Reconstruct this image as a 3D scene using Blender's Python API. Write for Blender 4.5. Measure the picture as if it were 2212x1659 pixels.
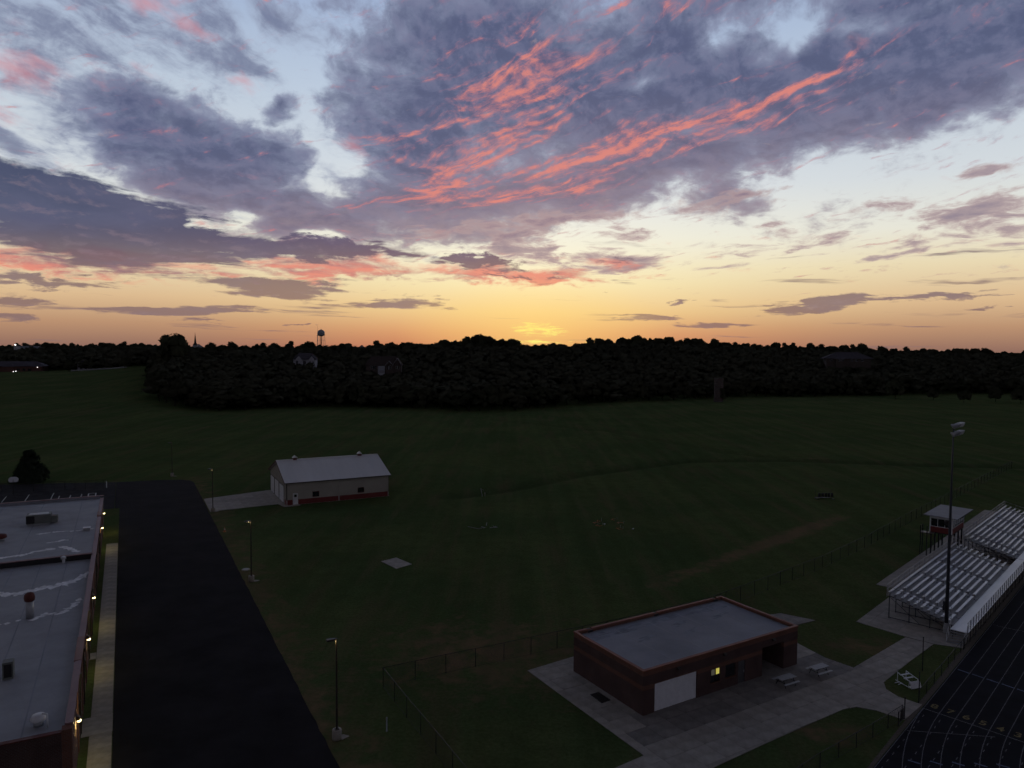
import bpy, bmesh, math, random
from mathutils import Vector, Matrix, noise as mnoise
random.seed(7)
R = math.radians
sc = bpy.context.scene
for o in list(bpy.data.objects):
    bpy.data.objects.remove(o)

# ------------------------------------------------------------------ camera
cam_d = bpy.data.cameras.new('camera')
cam = bpy.data.objects.new('camera', cam_d)
sc.collection.objects.link(cam)
cam.location = (0, 0, 30)
cam_d.sensor_width = 36
cam_d.lens = 36 * 1565 / 2212
cam_d.clip_start = 0.5
cam_d.clip_end = 20000
cam.matrix_world = (Matrix.Translation((0, 0, 30)) @ Matrix.Rotation(R(90 - 2.835), 4, 'X')
                    @ Matrix.Rotation(R(0.40), 4, 'Z'))
sc.camera = cam

# ------------------------------------------------------------------ view
sc.view_settings.view_transform = 'Standard'
sc.view_settings.look = 'None'
sc.view_settings.exposure = 0.0
sc.view_settings.gamma = 1.0
sc.view_settings.use_curve_mapping = False
sc.cycles.use_denoising = True
sc.cycles.max_bounces = 4
sc.cycles.diffuse_bounces = 1
sc.cycles.use_adaptive_sampling = True
sc.cycles.adaptive_threshold = 0.03
sc.cycles.adaptive_min_samples = 12
sc.cycles.glossy_bounces = 2
sc.cycles.transparent_max_bounces = 12

SUN_AZ, SUN_EL = 1.6, 1.2        # degrees: the sun has just gone behind the far trees


def lin(r, g, b):
    f = lambda c: (c / 255) / 12.92 if c / 255 <= 0.04045 else ((c / 255 + 0.055) / 1.055) ** 2.4
    return (f(r), f(g), f(b), 1.0)

# ------------------------------------------------------------------ world: dusk sky with clouds
world = bpy.data.worlds.new('World')
sc.world = world
world.use_nodes = True
WT = world.node_tree
WT.nodes.clear()


class X:
    """a socket of the world tree with arithmetic"""
    def __init__(self, s): self.s = s
    def __add__(a, b): return wm('ADD', a, b)
    def __sub__(a, b): return wm('SUBTRACT', a, b)
    def __mul__(a, b): return wm('MULTIPLY', a, b)
    __radd__ = __add__
    __rmul__ = __mul__
    def __truediv__(a, b): return wm('DIVIDE', a, b)


def wput(sock, v):
    if isinstance(v, X): WT.links.new(v.s, sock)
    else: sock.default_value = v


def wm(op, a, b=None, c=None, clamp=False):
    n = WT.nodes.new('ShaderNodeMath'); n.operation = op; n.use_clamp = clamp
    for i, v in enumerate((a, b, c)):
        if v is not None: wput(n.inputs[i], v)
    return X(n.outputs[0])


def wstep(v, lo, hi, out0=0.0, out1=1.0):
    n = WT.nodes.new('ShaderNodeMapRange'); n.interpolation_type = 'SMOOTHSTEP'; n.clamp = True
    wput(n.inputs[0], v); wput(n.inputs[1], lo); wput(n.inputs[2], hi); wput(n.inputs[3], out0); wput(n.inputs[4], out1)
    return X(n.outputs[0])


def wvec(x, y, z=0.0):
    n = WT.nodes.new('ShaderNodeCombineXYZ')
    for i, v in enumerate((x, y, z)): wput(n.inputs[i], v)
    return X(n.outputs[0])


def wmap(v, loc=(0, 0, 0), rot=0.0, scale=(1, 1, 1), kind='TEXTURE'):
    n = WT.nodes.new('ShaderNodeMapping'); n.vector_type = kind
    wput(n.inputs['Vector'], v)
    n.inputs['Location'].default_value = loc
    n.inputs['Rotation'].default_value = (0, 0, R(rot))
    n.inputs['Scale'].default_value = scale
    return X(n.outputs[0])


def wnoise(v, scale, detail=5, rough=0.55, dist=0.0, lac=2.0, col=False, kind='FBM'):
    n = WT.nodes.new('ShaderNodeTexNoise'); n.noise_dimensions = '3D'; n.noise_type = kind
    n.normalize = True
    wput(n.inputs['Vector'], v)
    n.inputs['Scale'].default_value = scale; n.inputs['Detail'].default_value = detail
    n.inputs['Roughness'].default_value = rough; n.inputs['Lacunarity'].default_value = lac
    n.inputs['Distortion'].default_value = dist
    return X(n.outputs[1 if col else 0])


def wmix(f, a, b):
    n = WT.nodes.new('ShaderNodeMix'); n.data_type = 'RGBA'; n.blend_type = 'MIX'; n.clamp_factor = True
    wput(n.inputs[0], f)
    for i, v in ((6, a), (7, b)):
        wput(n.inputs[i], v)
    return X(n.outputs[2])


def wramp(f, stops, ease='EASE'):
    n = WT.nodes.new('ShaderNodeValToRGB'); n.color_ramp.interpolation = ease
    e = n.color_ramp.elements
    while len(e) < len(stops): e.new(0.5)
    for i, (p, c) in enumerate(stops):
        e[i].position = p; e[i].color = c
    wput(n.inputs[0], f)
    return X(n.outputs[0])


def wbrush(vec, rows):
    """largest of a set of soft ellipses (azimuth, elevation, half width, half height, tilt, weight), degrees"""
    out = None
    for az, el, rx, ry, ang, amp in rows:
        m = wmap(vec, (az, el, 0), ang, (rx, ry, 1))
        g = WT.nodes.new('ShaderNodeTexGradient'); g.gradient_type = 'SPHERICAL'
        WT.links.new(m.s, g.inputs[0])
        v = wm('MULTIPLY', X(g.outputs['Fac']), amp)
        out = v if out is None else wm('MAXIMUM', out, v)
    return out


_tc = WT.nodes.new('ShaderNodeTexCoord')
_sep = WT.nodes.new('ShaderNodeSeparateXYZ')
WT.links.new(_tc.outputs['Generated'], _sep.inputs[0])
dx, dy, dz = (X(s) for s in _sep.outputs)
AZ = wm('ARCTAN2', dx, dy) * 57.29578
EL = wm('ARCSINE', dz) * 57.29578
# point on a flat cloud layer seen in that direction (foreshortens towards the horizon)
_den = wm('MAXIMUM', dz, 0.0) + 0.07
PL = wvec(dx / _den, dy / _den)
DIR = wvec(AZ, EL)

# ---- clear sky: sunset side, 40 degrees aside, and the far side of the sky
e01 = wm('DIVIDE', EL, 60.0, clamp=True)
def el(d): return d / 60.0
front = wramp(e01, [(el(0), lin(226, 138, 94)), (el(1.2), lin(239, 170, 114)), (el(2.8), lin(250, 214, 146)), (el(5.0), lin(254, 240, 186)),
                    (el(7.5), lin(252, 248, 222)), (el(10.5), lin(240, 242, 236)), (el(14), lin(216, 226, 236)), (el(19), lin(194, 210, 232)), (el(27), lin(160, 182, 220)), (el(34), lin(130, 150, 190)), (el(60), lin(56, 62, 80))], 'LINEAR')
side = wramp(e01, [(el(0), lin(150, 112, 98)), (el(1.6), lin(190, 148, 116)), (el(3.5), lin(224, 190, 148)), (el(6), lin(238, 222, 184)),
                   (el(8.5), lin(236, 235, 222)), (el(12), lin(216, 223, 228)), (el(19), lin(190, 205, 223)), (el(27), lin(150, 172, 210)), (el(34), lin(122, 140, 180)), (el(60), lin(54, 60, 76))], 'LINEAR')
back = wramp(e01, [(el(0), lin(104, 98, 104)), (el(8), lin(118, 114, 124)), (el(18), lin(110, 112, 126)), (el(32), lin(78, 80, 94)), (el(60), lin(46, 48, 58))], 'LINEAR')
daz = wm('ABSOLUTE', AZ - 1.6)
sky = wmix(wstep(daz, -4.0, 31.0), front, side)
sky = wmix(wstep(daz, 34.0, 100.0), sky, back)
sky = wmix(wstep(EL, 34.0, 66.0), sky, lin(44, 46, 56))

# ---- noises shared by the cloud layers, finer towards the horizon
Q = wvec(AZ * 0.06, wm('LOGARITHM', wm('MAXIMUM', dz, 0.0) + 0.12, 2.718282) * 2.2)
wcol = wnoise(Q, 1.3, 4, 0.6, col=True)
_s2 = WT.nodes.new('ShaderNodeSeparateColor'); WT.links.new(wcol.s, _s2.inputs[0])
wx, wy = X(_s2.outputs[0]) - 0.5, X(_s2.outputs[1]) - 0.5
elw = wstep(EL, 0.0, 14.0, 0.16, 1.0)
DW = wvec(AZ + wx * 9.0, EL + wy * elw * 7.0)                      # bent directions
DW2 = wvec(AZ + wx * 5.0, EL + wy * elw * 3.0)
QW = wvec(AZ * 0.06 + wx * 0.25, wm('LOGARITHM', wm('MAXIMUM', dz, 0.0) + 0.12, 2.718282) * 2.2 + wy * 0.25)
n_big = wnoise(QW, 2.3, 5, 0.6)
def wshift(v, x, y):
    n = WT.nodes.new('ShaderNodeVectorMath'); n.operation = 'ADD'; WT.links.new(v.s, n.inputs[0]); n.inputs[1].default_value = (x, y, 0); return X(n.outputs[0])
# relief of the cloud base: undersides that face the low sun
n_rel = wnoise(QW, 6.0, 5, 0.62, 0.2)
relief = n_rel - wnoise(wshift(QW, 0.02, 0.045), 6.0, 5, 0.62, 0.2)
n_fine = wnoise(wmap(Q, (3.1, 1.7, 0)), 8.0, 5, 0.62, 0.4)

# ---- upper cloud deck
UPPER = [(-1.82, 21.23, 15.32, 10.06, 0.9, 1.7), (10.29, 19.17, 18.74, 9.64, 15.5, 1.7), (23.95, 19.13, 19.3, 7.02, 13.7, 1.9), (33.71, 19.94, 9.66, 5.59, 14.9, 1.6),
         (5.08, 12.84, 18.37, 4.43, 10.7, 1.4), (-7.51, 11.0, 13.49, 4.1, 4.6, 1.35), (-27.0, 14.33, 5.22, 4.04, -16.3, 1.4), (-21.94, 13.38, 10.02, 4.17, -8.8, 1.5),
         (-17.38, 16.25, 2.53, 1.67, 23.5, 1.1), (-15.17, 9.66, 11.4, 3.22, -3.1, 1.3), (-19.12, 10.74, 9.6, 2.97, -4.1, 1.4), (-24.11, 11.3, 7.09, 1.6, -9.5, 1.2),
         (15.91, 11.33, 5.33, 2.33, 2.2, 0.8), (29.69, 17.32, 13.41, 3.85, 12.8, 1.9), (34.21, 19.84, 11.52, 6.07, 10.1, 1.8), (13.82, 14.54, 13.92, 3.65, 13.5, 1.5),
         (-7.52, 16.98, 8.49, 8.98, 2.5, 1.6)]
HOLES = [(15.83, 21.92, 3.33, 1.93, 27.9, 0.95), (26.2, 22.0, 6.24, 1.54, -1.8, 0.75), (20.18, 22.17, 4.26, 2.08, 6.8, 0.8), (10.11, 19.33, 2.47, 1.48, 25.1, 1.0),
         (-20.09, 10.18, 2.88, 0.91, 4.0, 0.8), (-14.84, 8.25, 3.04, 0.68, -2.5, 1.0), (-17.75, 18.73, 4.58, 4.82, 5.9, 0.6), (-13.79, 13.39, 2.08, 2.9, 22.4, 0.5)]
LOW = [(-32.28, 8.66, 14.27, 3.93, -9.4, 1.6), (-26.24, 7.65, 12.13, 2.41, -5.7, 1.5), (-16.53, 7.22, 10.32, 1.43, 0.5, 1.5), (-12.96, 7.78, 1.55, 0.96, 2.2, 1.1),
         (-2.28, 6.7, 4.53, 0.85, -3.3, 1.2), (0.45, 5.51, 7.27, 0.36, -1.6, 0.8), (-31.85, 4.23, 6.82, 0.74, -0.4, 1.2), (-17.55, 4.28, 6.61, 1.1, -1.4, 1.3),
         (-8.23, 3.43, 5.35, 0.72, -2.1, 1.2), (-23.63, 2.54, 6.13, 0.66, 2.6, 1.15), (-23.64, 1.84, 3.06, 0.27, -0.9, 0.9), (-34.45, 1.82, 2.23, 0.42, -0.7, 1.0),
         (-34.67, 2.97, 2.7, 0.66, -2.3, 0.95), (-16.57, 1.6, 2.01, 0.17, 0.9, 0.9), (23.78, 3.62, 4.26, 0.66, 3.2, 1.1), (21.63, 2.89, 4.71, 0.47, 4.6, 1.1),
         (29.85, 3.7, 5.46, 0.41, 2.9, 1.1), (16.1, 1.86, 5.38, 0.42, 2.0, 0.9), (11.27, 2.29, 3.86, 0.32, -0.1, 0.9), (13.34, 3.63, 1.55, 0.18, 3.6, 0.8),
         (6.98, 4.16, 1.08, 0.14, -0.1, 0.8), (33.06, 2.87, 1.79, 0.21, 2.2, 0.8), (8.38, 6.92, 3.2, 0.78, 2.4, 0.8)]
WISP = [(-1.03, 9.05, 6.88, 1.19, -2.4, 1.5), (8.38, 6.85, 6.03, 1.55, 2.4, 1.6), (0.8, 7.83, 6.53, 1.56, -7.5, 1.6), (5.11, 10.1, 9.32, 1.04, 2.4, 1.2),
         (9.05, 9.11, 3.9, 0.9, -5.9, 1.4), (-6.44, 8.78, 4.3, 1.05, 1.4, 1.0), (15.24, 10.86, 6.69, 1.14, 3.5, 1.1), (32.59, 9.19, 5.58, 1.79, 4.0, 1.2),
         (34.17, 7.14, 2.95, 0.89, 5.2, 1.0), (25.99, 9.89, 4.34, 0.95, 4.3, 1.0), (17.98, 7.23, 5.55, 0.88, 5.3, 0.95), (20.57, 7.3, 3.79, 0.54, 6.1, 0.9),
         (24.58, 7.61, 2.69, 0.71, 2.4, 0.8), (28.36, 7.23, 5.27, 0.38, 10.1, 0.9), (26.58, 9.69, 5.71, 1.58, 6.6, 0.85), (33.63, 8.36, 4.71, 2.67, 4.4, 1.2),
         (32.51, 11.44, 3.75, 0.83, 9.5, 1.0), (18.6, 8.71, 3.61, 1.33, -7.5, 0.75), (15.99, 7.12, 5.0, 1.1, 6.6, 0.8), (23.66, 7.98, 4.81, 1.31, 7.7, 0.7),
         (27.53, 6.59, 4.8, 0.45, 9.3, 0.95), (16.01, 6.16, 3.34, 0.38, 5.8, 0.95), (8.73, 7.09, 4.61, 1.76, 1.3, 1.1), (0.8, 7.65, 5.8, 1.95, -9.5, 1.1),
         (9.05, 9.11, 3.19, 0.9, -5.9, 0.9), (17.24, 11.26, 5.25, 1.66, 2.0, 0.75), (4.76, 9.75, 7.18, 1.39, 2.5, 0.7), (28.63, 7.53, 3.31, 0.57, 9.9, 0.7)]
REDU = [(-3.58, 14.15, 11.05, 1.55, 24.5, 1.0), (0.34, 19.71, 11.25, 4.8, 19.6, 0.66), (-1.07, 16.5, 10.62, 2.52, 23.5, 0.7), (8.26, 14.77, 19.32, 2.21, 13.5, 0.8),
         (13.11, 15.87, 15.92, 0.99, 14.1, 0.95), (-2.15, 14.84, 9.25, 1.14, 25.0, 1.2), (1.48, 12.35, 12.21, 1.71, 9.5, 0.8), (13.79, 15.99, 12.52, 0.79, 14.9, 1.1),
         (16.11, 17.0, 11.18, 0.84, 16.1, 1.1), (-5.37, 11.74, 8.61, 1.43, 5.2, 0.8), (5.33, 21.2, 6.79, 1.61, 23.4, 0.52), (24.8, 20.15, 9.33, 1.1, 19.3, 0.26),
         (4.93, 24.46, 9.11, 1.17, 6.7, 0.3), (-10.33, 14.9, 3.84, 2.61, 3.0, 0.3), (10.89, 23.9, 5.43, 1.18, 4.7, 0.35)]
THIN = [(-31.77, 19.97, 11.55, 5.14, -15.4, 1.2), (-31.09, 15.47, 8.47, 3.58, -22.4, 1.1), (-24.27, 20.79, 9.46, 3.93, -15.9, 1.1), (-26.09, 17.1, 7.08, 1.86, -21.4, 0.8),
         (-33.47, 12.28, 5.79, 1.77, -27.3, 1.0), (-17.71, 22.54, 6.1, 2.15, -16.2, 0.8), (-20.4, 10.97, 5.1, 1.62, 4.4, 0.7), (-11.72, 15.79, 3.81, 4.5, 3.5, 0.9)]
REDL = [(-31.29, 5.58, 15.88, 1.41, -0.9, 1.3), (-21.73, 5.31, 8.13, 0.8, -2.8, 0.9), (-14.51, 6.0, 8.85, 1.52, 1.9, 1.4), (-8.94, 5.73, 5.68, 0.92, 1.3, 1.0),
         (0.09, 5.72, 10.52, 1.0, -1.6, 1.4), (10.51, 6.37, 3.51, 0.91, 1.2, 0.8), (8.38, 6.71, 4.27, 0.7, -0.6, 0.6)]
PINK = [(-32.08, 17.51, 5.77, 3.5, -20.8, 0.72), (-23.67, 20.74, 3.09, 1.37, -16.0, 0.7), (-30.38, 11.39, 2.09, 1.16, -39.3, 0.8), (-33.42, 14.25, 3.81, 2.34, -25.8, 0.55),
         (-28.62, 17.56, 3.87, 1.82, -23.2, 0.5), (-26.0, 22.14, 5.67, 1.12, 0.7, 0.4), (-12.41, 15.1, 2.78, 2.24, 12.8, 0.55), (-21.57, 17.99, 3.58, 0.94, -12.8, 0.4)]
GLOW = [(2.12, 1.47, 3.46, 0.95, -3.6, 1.0), (1.58, 0.52, 5.84, 0.36, 0.4, 0.8), (5.95, 0.4, 3.25, 0.29, 0.4, 0.6)]
outside = wm('MAXIMUM', wstep(EL, 32.0, 48.0, 0.0, 0.75), wstep(daz, 44.0, 70.0, 0.0, 0.55))
low_cut = wstep(EL, 1.5, 7.0, 0.7, 0.0)
t_n = wnoise(wmap(QW, (0, 3, 0), -26, (2.2, 0.9, 1)), 4.2, 6, 0.62, 0.3)
f_th = wm('MINIMUM', wbrush(DW, THIN), 0.8) + (t_n - 0.5) * 2.4 + (n_fine - 0.5) * 1.2 - low_cut * 1.6 - wstep(AZ, -8.0, 6.0, 0.0, 0.5)
sky = wmix(wstep(f_th, 0.12, 1.0) * 0.85, sky, wmix(wstep(f_th, 0.35, 1.25), lin(156, 166, 190), lin(108, 116, 148)))
f_up = wm('MAXIMUM', wbrush(DW, UPPER), outside)
f_up = wm('MINIMUM', f_up, 1.45) - wbrush(DW, HOLES)
d_up = f_up + (n_big - 0.5) * 1.7 + (n_fine - 0.5) * 1.0 - low_cut
c_up = wstep(d_up, 0.10, 0.50)
core = wstep(d_up, 0.25, 1.25)
warm = wstep(EL, 6.0, wstep(AZ, -14.0, 6.0, 14.0, 20.0), 1.0, 0.0)
up_col = wmix(core, lin(142, 151, 178), lin(86, 94, 128))
up_col = wmix(wstep(relief, -0.10, 0.16) * 0.5, up_col, lin(122, 124, 154))
up_col = wmix(wstep(relief, 0.02, -0.16) * 0.35, up_col, lin(74, 80, 112))
up_col = wmix(warm * 0.85, up_col, wmix(wstep(n_fine, 0.3, 0.7), lin(134, 116, 134), lin(164, 142, 150)))
up_col = wmix(wstep(daz, 45.0, 95.0), up_col, lin(98, 98, 110))
up_col = wmix(wstep(EL, 29.0, 50.0), up_col, lin(44, 45, 54))   # overhead the deck is unlit
sky = wmix(c_up * wstep(d_up, 0.08, 0.75, 0.5, 0.97), sky, up_col)

# pale pink patches of the thin upper clouds
p_n = wnoise(wmap(Q, (0, 0, 0), -28, (1.5, 0.8, 1)), 4.0, 4, 0.6)
f_pk = wbrush(DW, PINK) + (p_n - 0.5) * 2.6 - low_cut
sky = wmix(wstep(f_pk, 0.35, 1.0) * 0.6, sky, lin(214, 142, 150))

# salmon filaments under the big deck
r_n = wnoise(wmap(QW, (1.3, 0.4, 0), 30, (2.2, 0.75, 1)), 5.2, 6, 0.64, 0.4)
r_n2 = wnoise(wmap(QW, (7.3, 2.4, 0), 26, (1.5, 0.6, 1)), 13.0, 4, 0.6, 0.5)
r_rel = r_n - wnoise(wshift(wmap(QW, (1.3, 0.4, 0), 30, (2.2, 0.75, 1)), 0.006, 0.03), 5.2, 6, 0.64, 0.4)
f_rd = wm('MINIMUM', wbrush(DW2, REDU) * 1.6, 0.95) + (r_n - 0.5) * 1.6 + r_rel * 3.6 + relief * 1.6 + (r_n2 - 0.5) * 1.0 - low_cut
ra = wstep(f_rd, 0.22, 1.5)
red_col = wmix(wstep(f_rd, 0.35, 1.5), lin(164, 116, 138), lin(230, 138, 126))
sky = wmix(ra * 0.9, sky, red_col)

# ---- small broken clouds to the right, below the deck
w_n = wnoise(wmap(QW, (5, 2, 0), 10, (1.5, 0.9, 1)), 6.5, 6, 0.62, 0.3)
f_ws = wm('MINIMUM', wbrush(DW2, WISP), 1.0) + (w_n - 0.5) * 3.0 - low_cut
sky = wmix(wstep(f_ws, 0.42, 1.0) * 0.88, sky, wmix(wstep(f_ws, 0.6, 1.5), lin(186, 162, 162), lin(136, 118, 138)))

# ---- salmon light along the low banks, then the banks themselves
DW3 = wvec(AZ + wx * 5.0 + (n_fine - 0.5) * 7.0, EL + wy * elw * 3.0 + (n_rel - 0.5) * wstep(EL, 1.0, 9.0, 0.9, 3.2))
l_n = wnoise(wmap(QW, (0, 0, 0), -3, (2.6, 0.8, 1)), 4.5, 6, 0.6, 0.4)
f_rl = wm('MINIMUM', wbrush(DW3, REDL), 0.95) + (l_n - 0.5) * 1.8 + relief * 1.3 - low_cut * 0.5 - wstep(EL, 9.0, 12.0, 0.05, 1.6)
sky = wmix(wstep(f_rl, 0.10, 1.0) * 0.92, sky, wmix(wstep(l_n, 0.34, 0.62), lin(158, 106, 120), lin(234, 138, 122)))
l_n2 = wnoise(wmap(QW, (3, 1, 0), -3, (3.4, 0.8, 1)), 5.0, 4, 0.6, 0.2)
f_lo = wm('MINIMUM', wbrush(DW3, LOW), 1.0) + (l_n2 - 0.5) * wstep(EL, 5.0, 9.0, 2.8, 1.7)
lo_col = wmix(wstep(EL, 4.0, 9.0), lin(134, 108, 108), wmix(wstep(AZ, -36.0, 0.0), lin(68, 77, 108), lin(108, 92, 116)))
lo_col = wmix(wstep(n_big, 0.4, 0.7) * 0.28, lo_col, lin(112, 112, 142))
lo_col = wmix(wstep(relief, 0.0, 0.2) * 0.3, lo_col, lin(150, 130, 142))
sky = wmix(wstep(f_lo, 0.24, 0.66) * wstep(EL, 3.0, 8.0, 0.85, 0.98), sky, lo_col)

# ---- glow of the sun through the haze at the horizon
g_n = wnoise(wmap(DIR, (0, 0, 0), 0, (1.8, 0.24, 1)), 1.4, 5, 0.65, 0.4)
sky = wmix(wbrush(DIR, [(1.8, 1.4, 11.0, 4.2, 0.0, 0.55)]), sky, lin(255, 222, 128))
f_gl = wm('MINIMUM', wbrush(DIR, GLOW) * 1.6, 1.0)
sky = wmix(wstep(f_gl + (g_n - 0.5) * 2.6, 0.62, 1.35), sky, lin(255, 246, 130))

# below the horizon the ground hides everything
bgA = WT.nodes.new('ShaderNodeBackground'); wput(bgA.inputs[0], sky); bgA.inputs[1].default_value = 0.94
nish = WT.nodes.new('ShaderNodeTexSky'); nish.sky_type = 'NISHITA'; nish.sun_disc = False
nish.sun_elevation = R(SUN_EL); nish.sun_rotation = R(SUN_AZ)
nish.air_density = 1.0; nish.dust_density = 2.0
bgB = WT.nodes.new('ShaderNodeBackground'); WT.links.new(nish.outputs[0], bgB.inputs[0]); bgB.inputs[1].default_value = 0.004
ash = WT.nodes.new('ShaderNodeAddShader'); WT.links.new(bgA.outputs[0], ash.inputs[0]); WT.links.new(bgB.outputs[0], ash.inputs[1])
wo = WT.nodes.new('ShaderNodeOutputWorld'); WT.links.new(ash.outputs[0], wo.inputs[0])
world.cycles.sampling_method = 'NONE'

sun_d = bpy.data.lights.new('sun', 'SUN'); sun_d.energy = 0.12; sun_d.angle = R(4); sun_d.color = (1.0, 0.62, 0.36)
sun = bpy.data.objects.new('sun', sun_d); sc.collection.objects.link(sun)
sun.rotation_euler = (R(-(90 - SUN_EL)), 0, R(-SUN_AZ))

# ==== GEOMETRY ====================================================================================
COL = sc.collection


class MB:
    """collects simple solids, then links them as one mesh object"""
    def __init__(self): self.v, self.f = [], []
    def add(self, vs, fs):
        n = len(self.v); self.v += [tuple(p) for p in vs]; self.f += [tuple(i + n for i in f) for f in fs]; return self
    def box(self, x0, x1, y0, y1, z0, z1):
        return self.add([(x0, y0, z0), (x1, y0, z0), (x1, y1, z0), (x0, y1, z0), (x0, y0, z1), (x1, y0, z1), (x1, y1, z1), (x0, y1, z1)],
                        [(0, 3, 2, 1), (4, 5, 6, 7), (0, 1, 5, 4), (1, 2, 6, 5), (2, 3, 7, 6), (3, 0, 4, 7)])
    def prism(self, poly, z0, z1):
        n = len(poly)
        return self.add([(x, y, z0) for x, y in poly] + [(x, y, z1) for x, y in poly],
                        [tuple(reversed(range(n))), tuple(range(n, 2 * n))] + [(i, (i + 1) % n, n + (i + 1) % n, n + i) for i in range(n)])
    def extr(self, prof, axis, a, b):
        """profile of (u, z) extruded along 'x' or 'y' from a to b"""
        n = len(prof)
        P = (lambda u, z, t: (t, u, z)) if axis == 'x' else (lambda u, z, t: (u, t, z))
        return self.add([P(u, z, a) for u, z in prof] + [P(u, z, b) for u, z in prof],
                        [tuple(range(n)), tuple(reversed(range(n, 2 * n)))] + [(i, n + i, n + (i + 1) % n, (i + 1) % n) for i in range(n)])
    def tube(self, p, q, r0, r1=None, n=8):
        r1 = r0 if r1 is None else r1
        p, q = Vector(p), Vector(q); d = (q - p).normalized()
        a = d.orthogonal().normalized(); b = d.cross(a)
        vs = [p + (a * math.cos(t) + b * math.sin(t)) * r0 for t in [2 * math.pi * i / n for i in range(n)]]
        vs += [q + (a * math.cos(t) + b * math.sin(t)) * r1 for t in [2 * math.pi * i / n for i in range(n)]]
        return self.add(vs, [tuple(reversed(range(n))), tuple(range(n, 2 * n))] + [(i, (i + 1) % n, n + (i + 1) % n, n + i) for i in range(n)])
    def lathe(self, prof, n=20, c=(0, 0)):
        """profile of (radius, z) turned about a vertical axis"""
        vs = [(c[0] + r * math.cos(2 * math.pi * i / n), c[1] + r * math.sin(2 * math.pi * i / n), z) for r, z in prof for i in range(n)]
        fs = [(k * n + i, k * n + (i + 1) % n, (k + 1) * n + (i + 1) % n, (k + 1) * n + i) for k in range(len(prof) - 1) for i in range(n)]
        return self.add(vs, fs + [tuple(reversed(range(n))), tuple(range((len(prof) - 1) * n, len(prof) * n))])
    def mesh(self, name):
        me = bpy.data.meshes.new(name); me.from_pydata(self.v, [], self.f)
        bm = bmesh.new(); bm.from_mesh(me); bmesh.ops.recalc_face_normals(bm, faces=bm.faces); bm.to_mesh(me); bm.free()
        return me
    def build(self, name, m, parent=None, smooth=False, bevel=0.0):
        me = self.mesh(name); me.materials.append(m)
        if smooth:
            for p in me.polygons: p.use_smooth = True
        return link(name, me, parent, bevel)


def link(name, me, parent=None, bevel=0.0):
    o = bpy.data.objects.new(name, me); COL.objects.link(o); o.parent = parent
    if bevel:
        b = o.modifiers.new('bevel', 'BEVEL'); b.width = bevel; b.segments = 2; b.limit_method = 'ANGLE'
    return o


def tag(o, label=None, cat=None, group=None, kind=None):
    if label: o['label'] = label
    if cat: o['category'] = cat
    if group: o['group'] = group
    if kind: o['kind'] = kind
    return o


def thing(name, loc, rz, label, cat, group=None):
    o = bpy.data.objects.new(name, None); COL.objects.link(o); o.empty_display_size = 0.3
    o.location = loc; o.rotation_euler = (0, 0, rz)
    return tag(o, label, cat, group)


def copy_tree(o, parent=None):
    c = o.copy(); COL.objects.link(c); c.parent = parent
    for ch in list(o.children): copy_tree(ch, c)
    return c


def frame(ang):
    c, s = math.cos(R(ang)), math.sin(R(ang))
    return lambda a, b: (a * c - b * s, a * s + b * c)


SITE = frame(28.14)        # school, lot and shed share one grid: (across, along)
FLD = frame(46.0)          # track and bleachers share another: (along, away from the track)

# ------------------------------------------------------------------ materials


def mat(name, rgb, rough=0.85, var=0.18, scale=1.2, rgb2=None, bump=0.0, metal=0.0, spec=0.3, rnd=0.0, coord='Object', stretch=None, detail=6):
    m = bpy.data.materials.new(name); m.use_nodes = True
    t = m.node_tree; b = t.nodes['Principled BSDF']
    b.inputs['Roughness'].default_value = rough; b.inputs['Metallic'].default_value = metal
    b.inputs['Specular IOR Level'].default_value = spec
    tc = t.nodes.new('ShaderNodeTexCoord')
    src = tc.outputs[coord]
    if stretch:
        mp = t.nodes.new('ShaderNodeMapping'); t.links.new(src, mp.inputs[0]); mp.inputs['Scale'].default_value = stretch; src = mp.outputs[0]
    n = t.nodes.new('ShaderNodeTexNoise'); n.inputs['Scale'].default_value = scale; n.inputs['Detail'].default_value = detail; n.inputs['Roughness'].default_value = 0.65
    t.links.new(src, n.inputs['Vector'])
    r = t.nodes.new('ShaderNodeValToRGB')
    c2 = rgb2 or tuple(c * (1 - 2 * var) for c in rgb)
    c1 = rgb if rgb2 else tuple(min(1, c * (1 + var)) for c in rgb)
    r.color_ramp.elements[0].position = 0.3; r.color_ramp.elements[0].color = (*c2, 1)
    r.color_ramp.elements[1].position = 0.7; r.color_ramp.elements[1].color = (*c1, 1)
    t.links.new(n.outputs[0], r.inputs[0])
    col = r.outputs[0]
    if rnd:
        oi = t.nodes.new('ShaderNodeObjectInfo'); mr = t.nodes.new('ShaderNodeMapRange')
        mr.inputs[3].default_value = 1 - rnd; mr.inputs[4].default_value = 1 + rnd
        t.links.new(oi.outputs['Random'], mr.inputs[0])
        mx = t.nodes.new('ShaderNodeMix'); mx.data_type = 'RGBA'; mx.blend_type = 'MULTIPLY'; mx.inputs[0].default_value = 1
        t.links.new(col, mx.inputs[6]); t.links.new(mr.outputs[0], mx.inputs[7]); col = mx.outputs[2]
    t.links.new(col, b.inputs['Base Color'])
    if bump:
        bp = t.nodes.new('ShaderNodeBump'); bp.inputs['Strength'].default_value = bump; bp.inputs['Distance'].default_value = 0.03
        t.links.new(n.outputs[0], bp.inputs['Height']); t.links.new(bp.outputs[0], b.inputs['Normal'])
    return m


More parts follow.
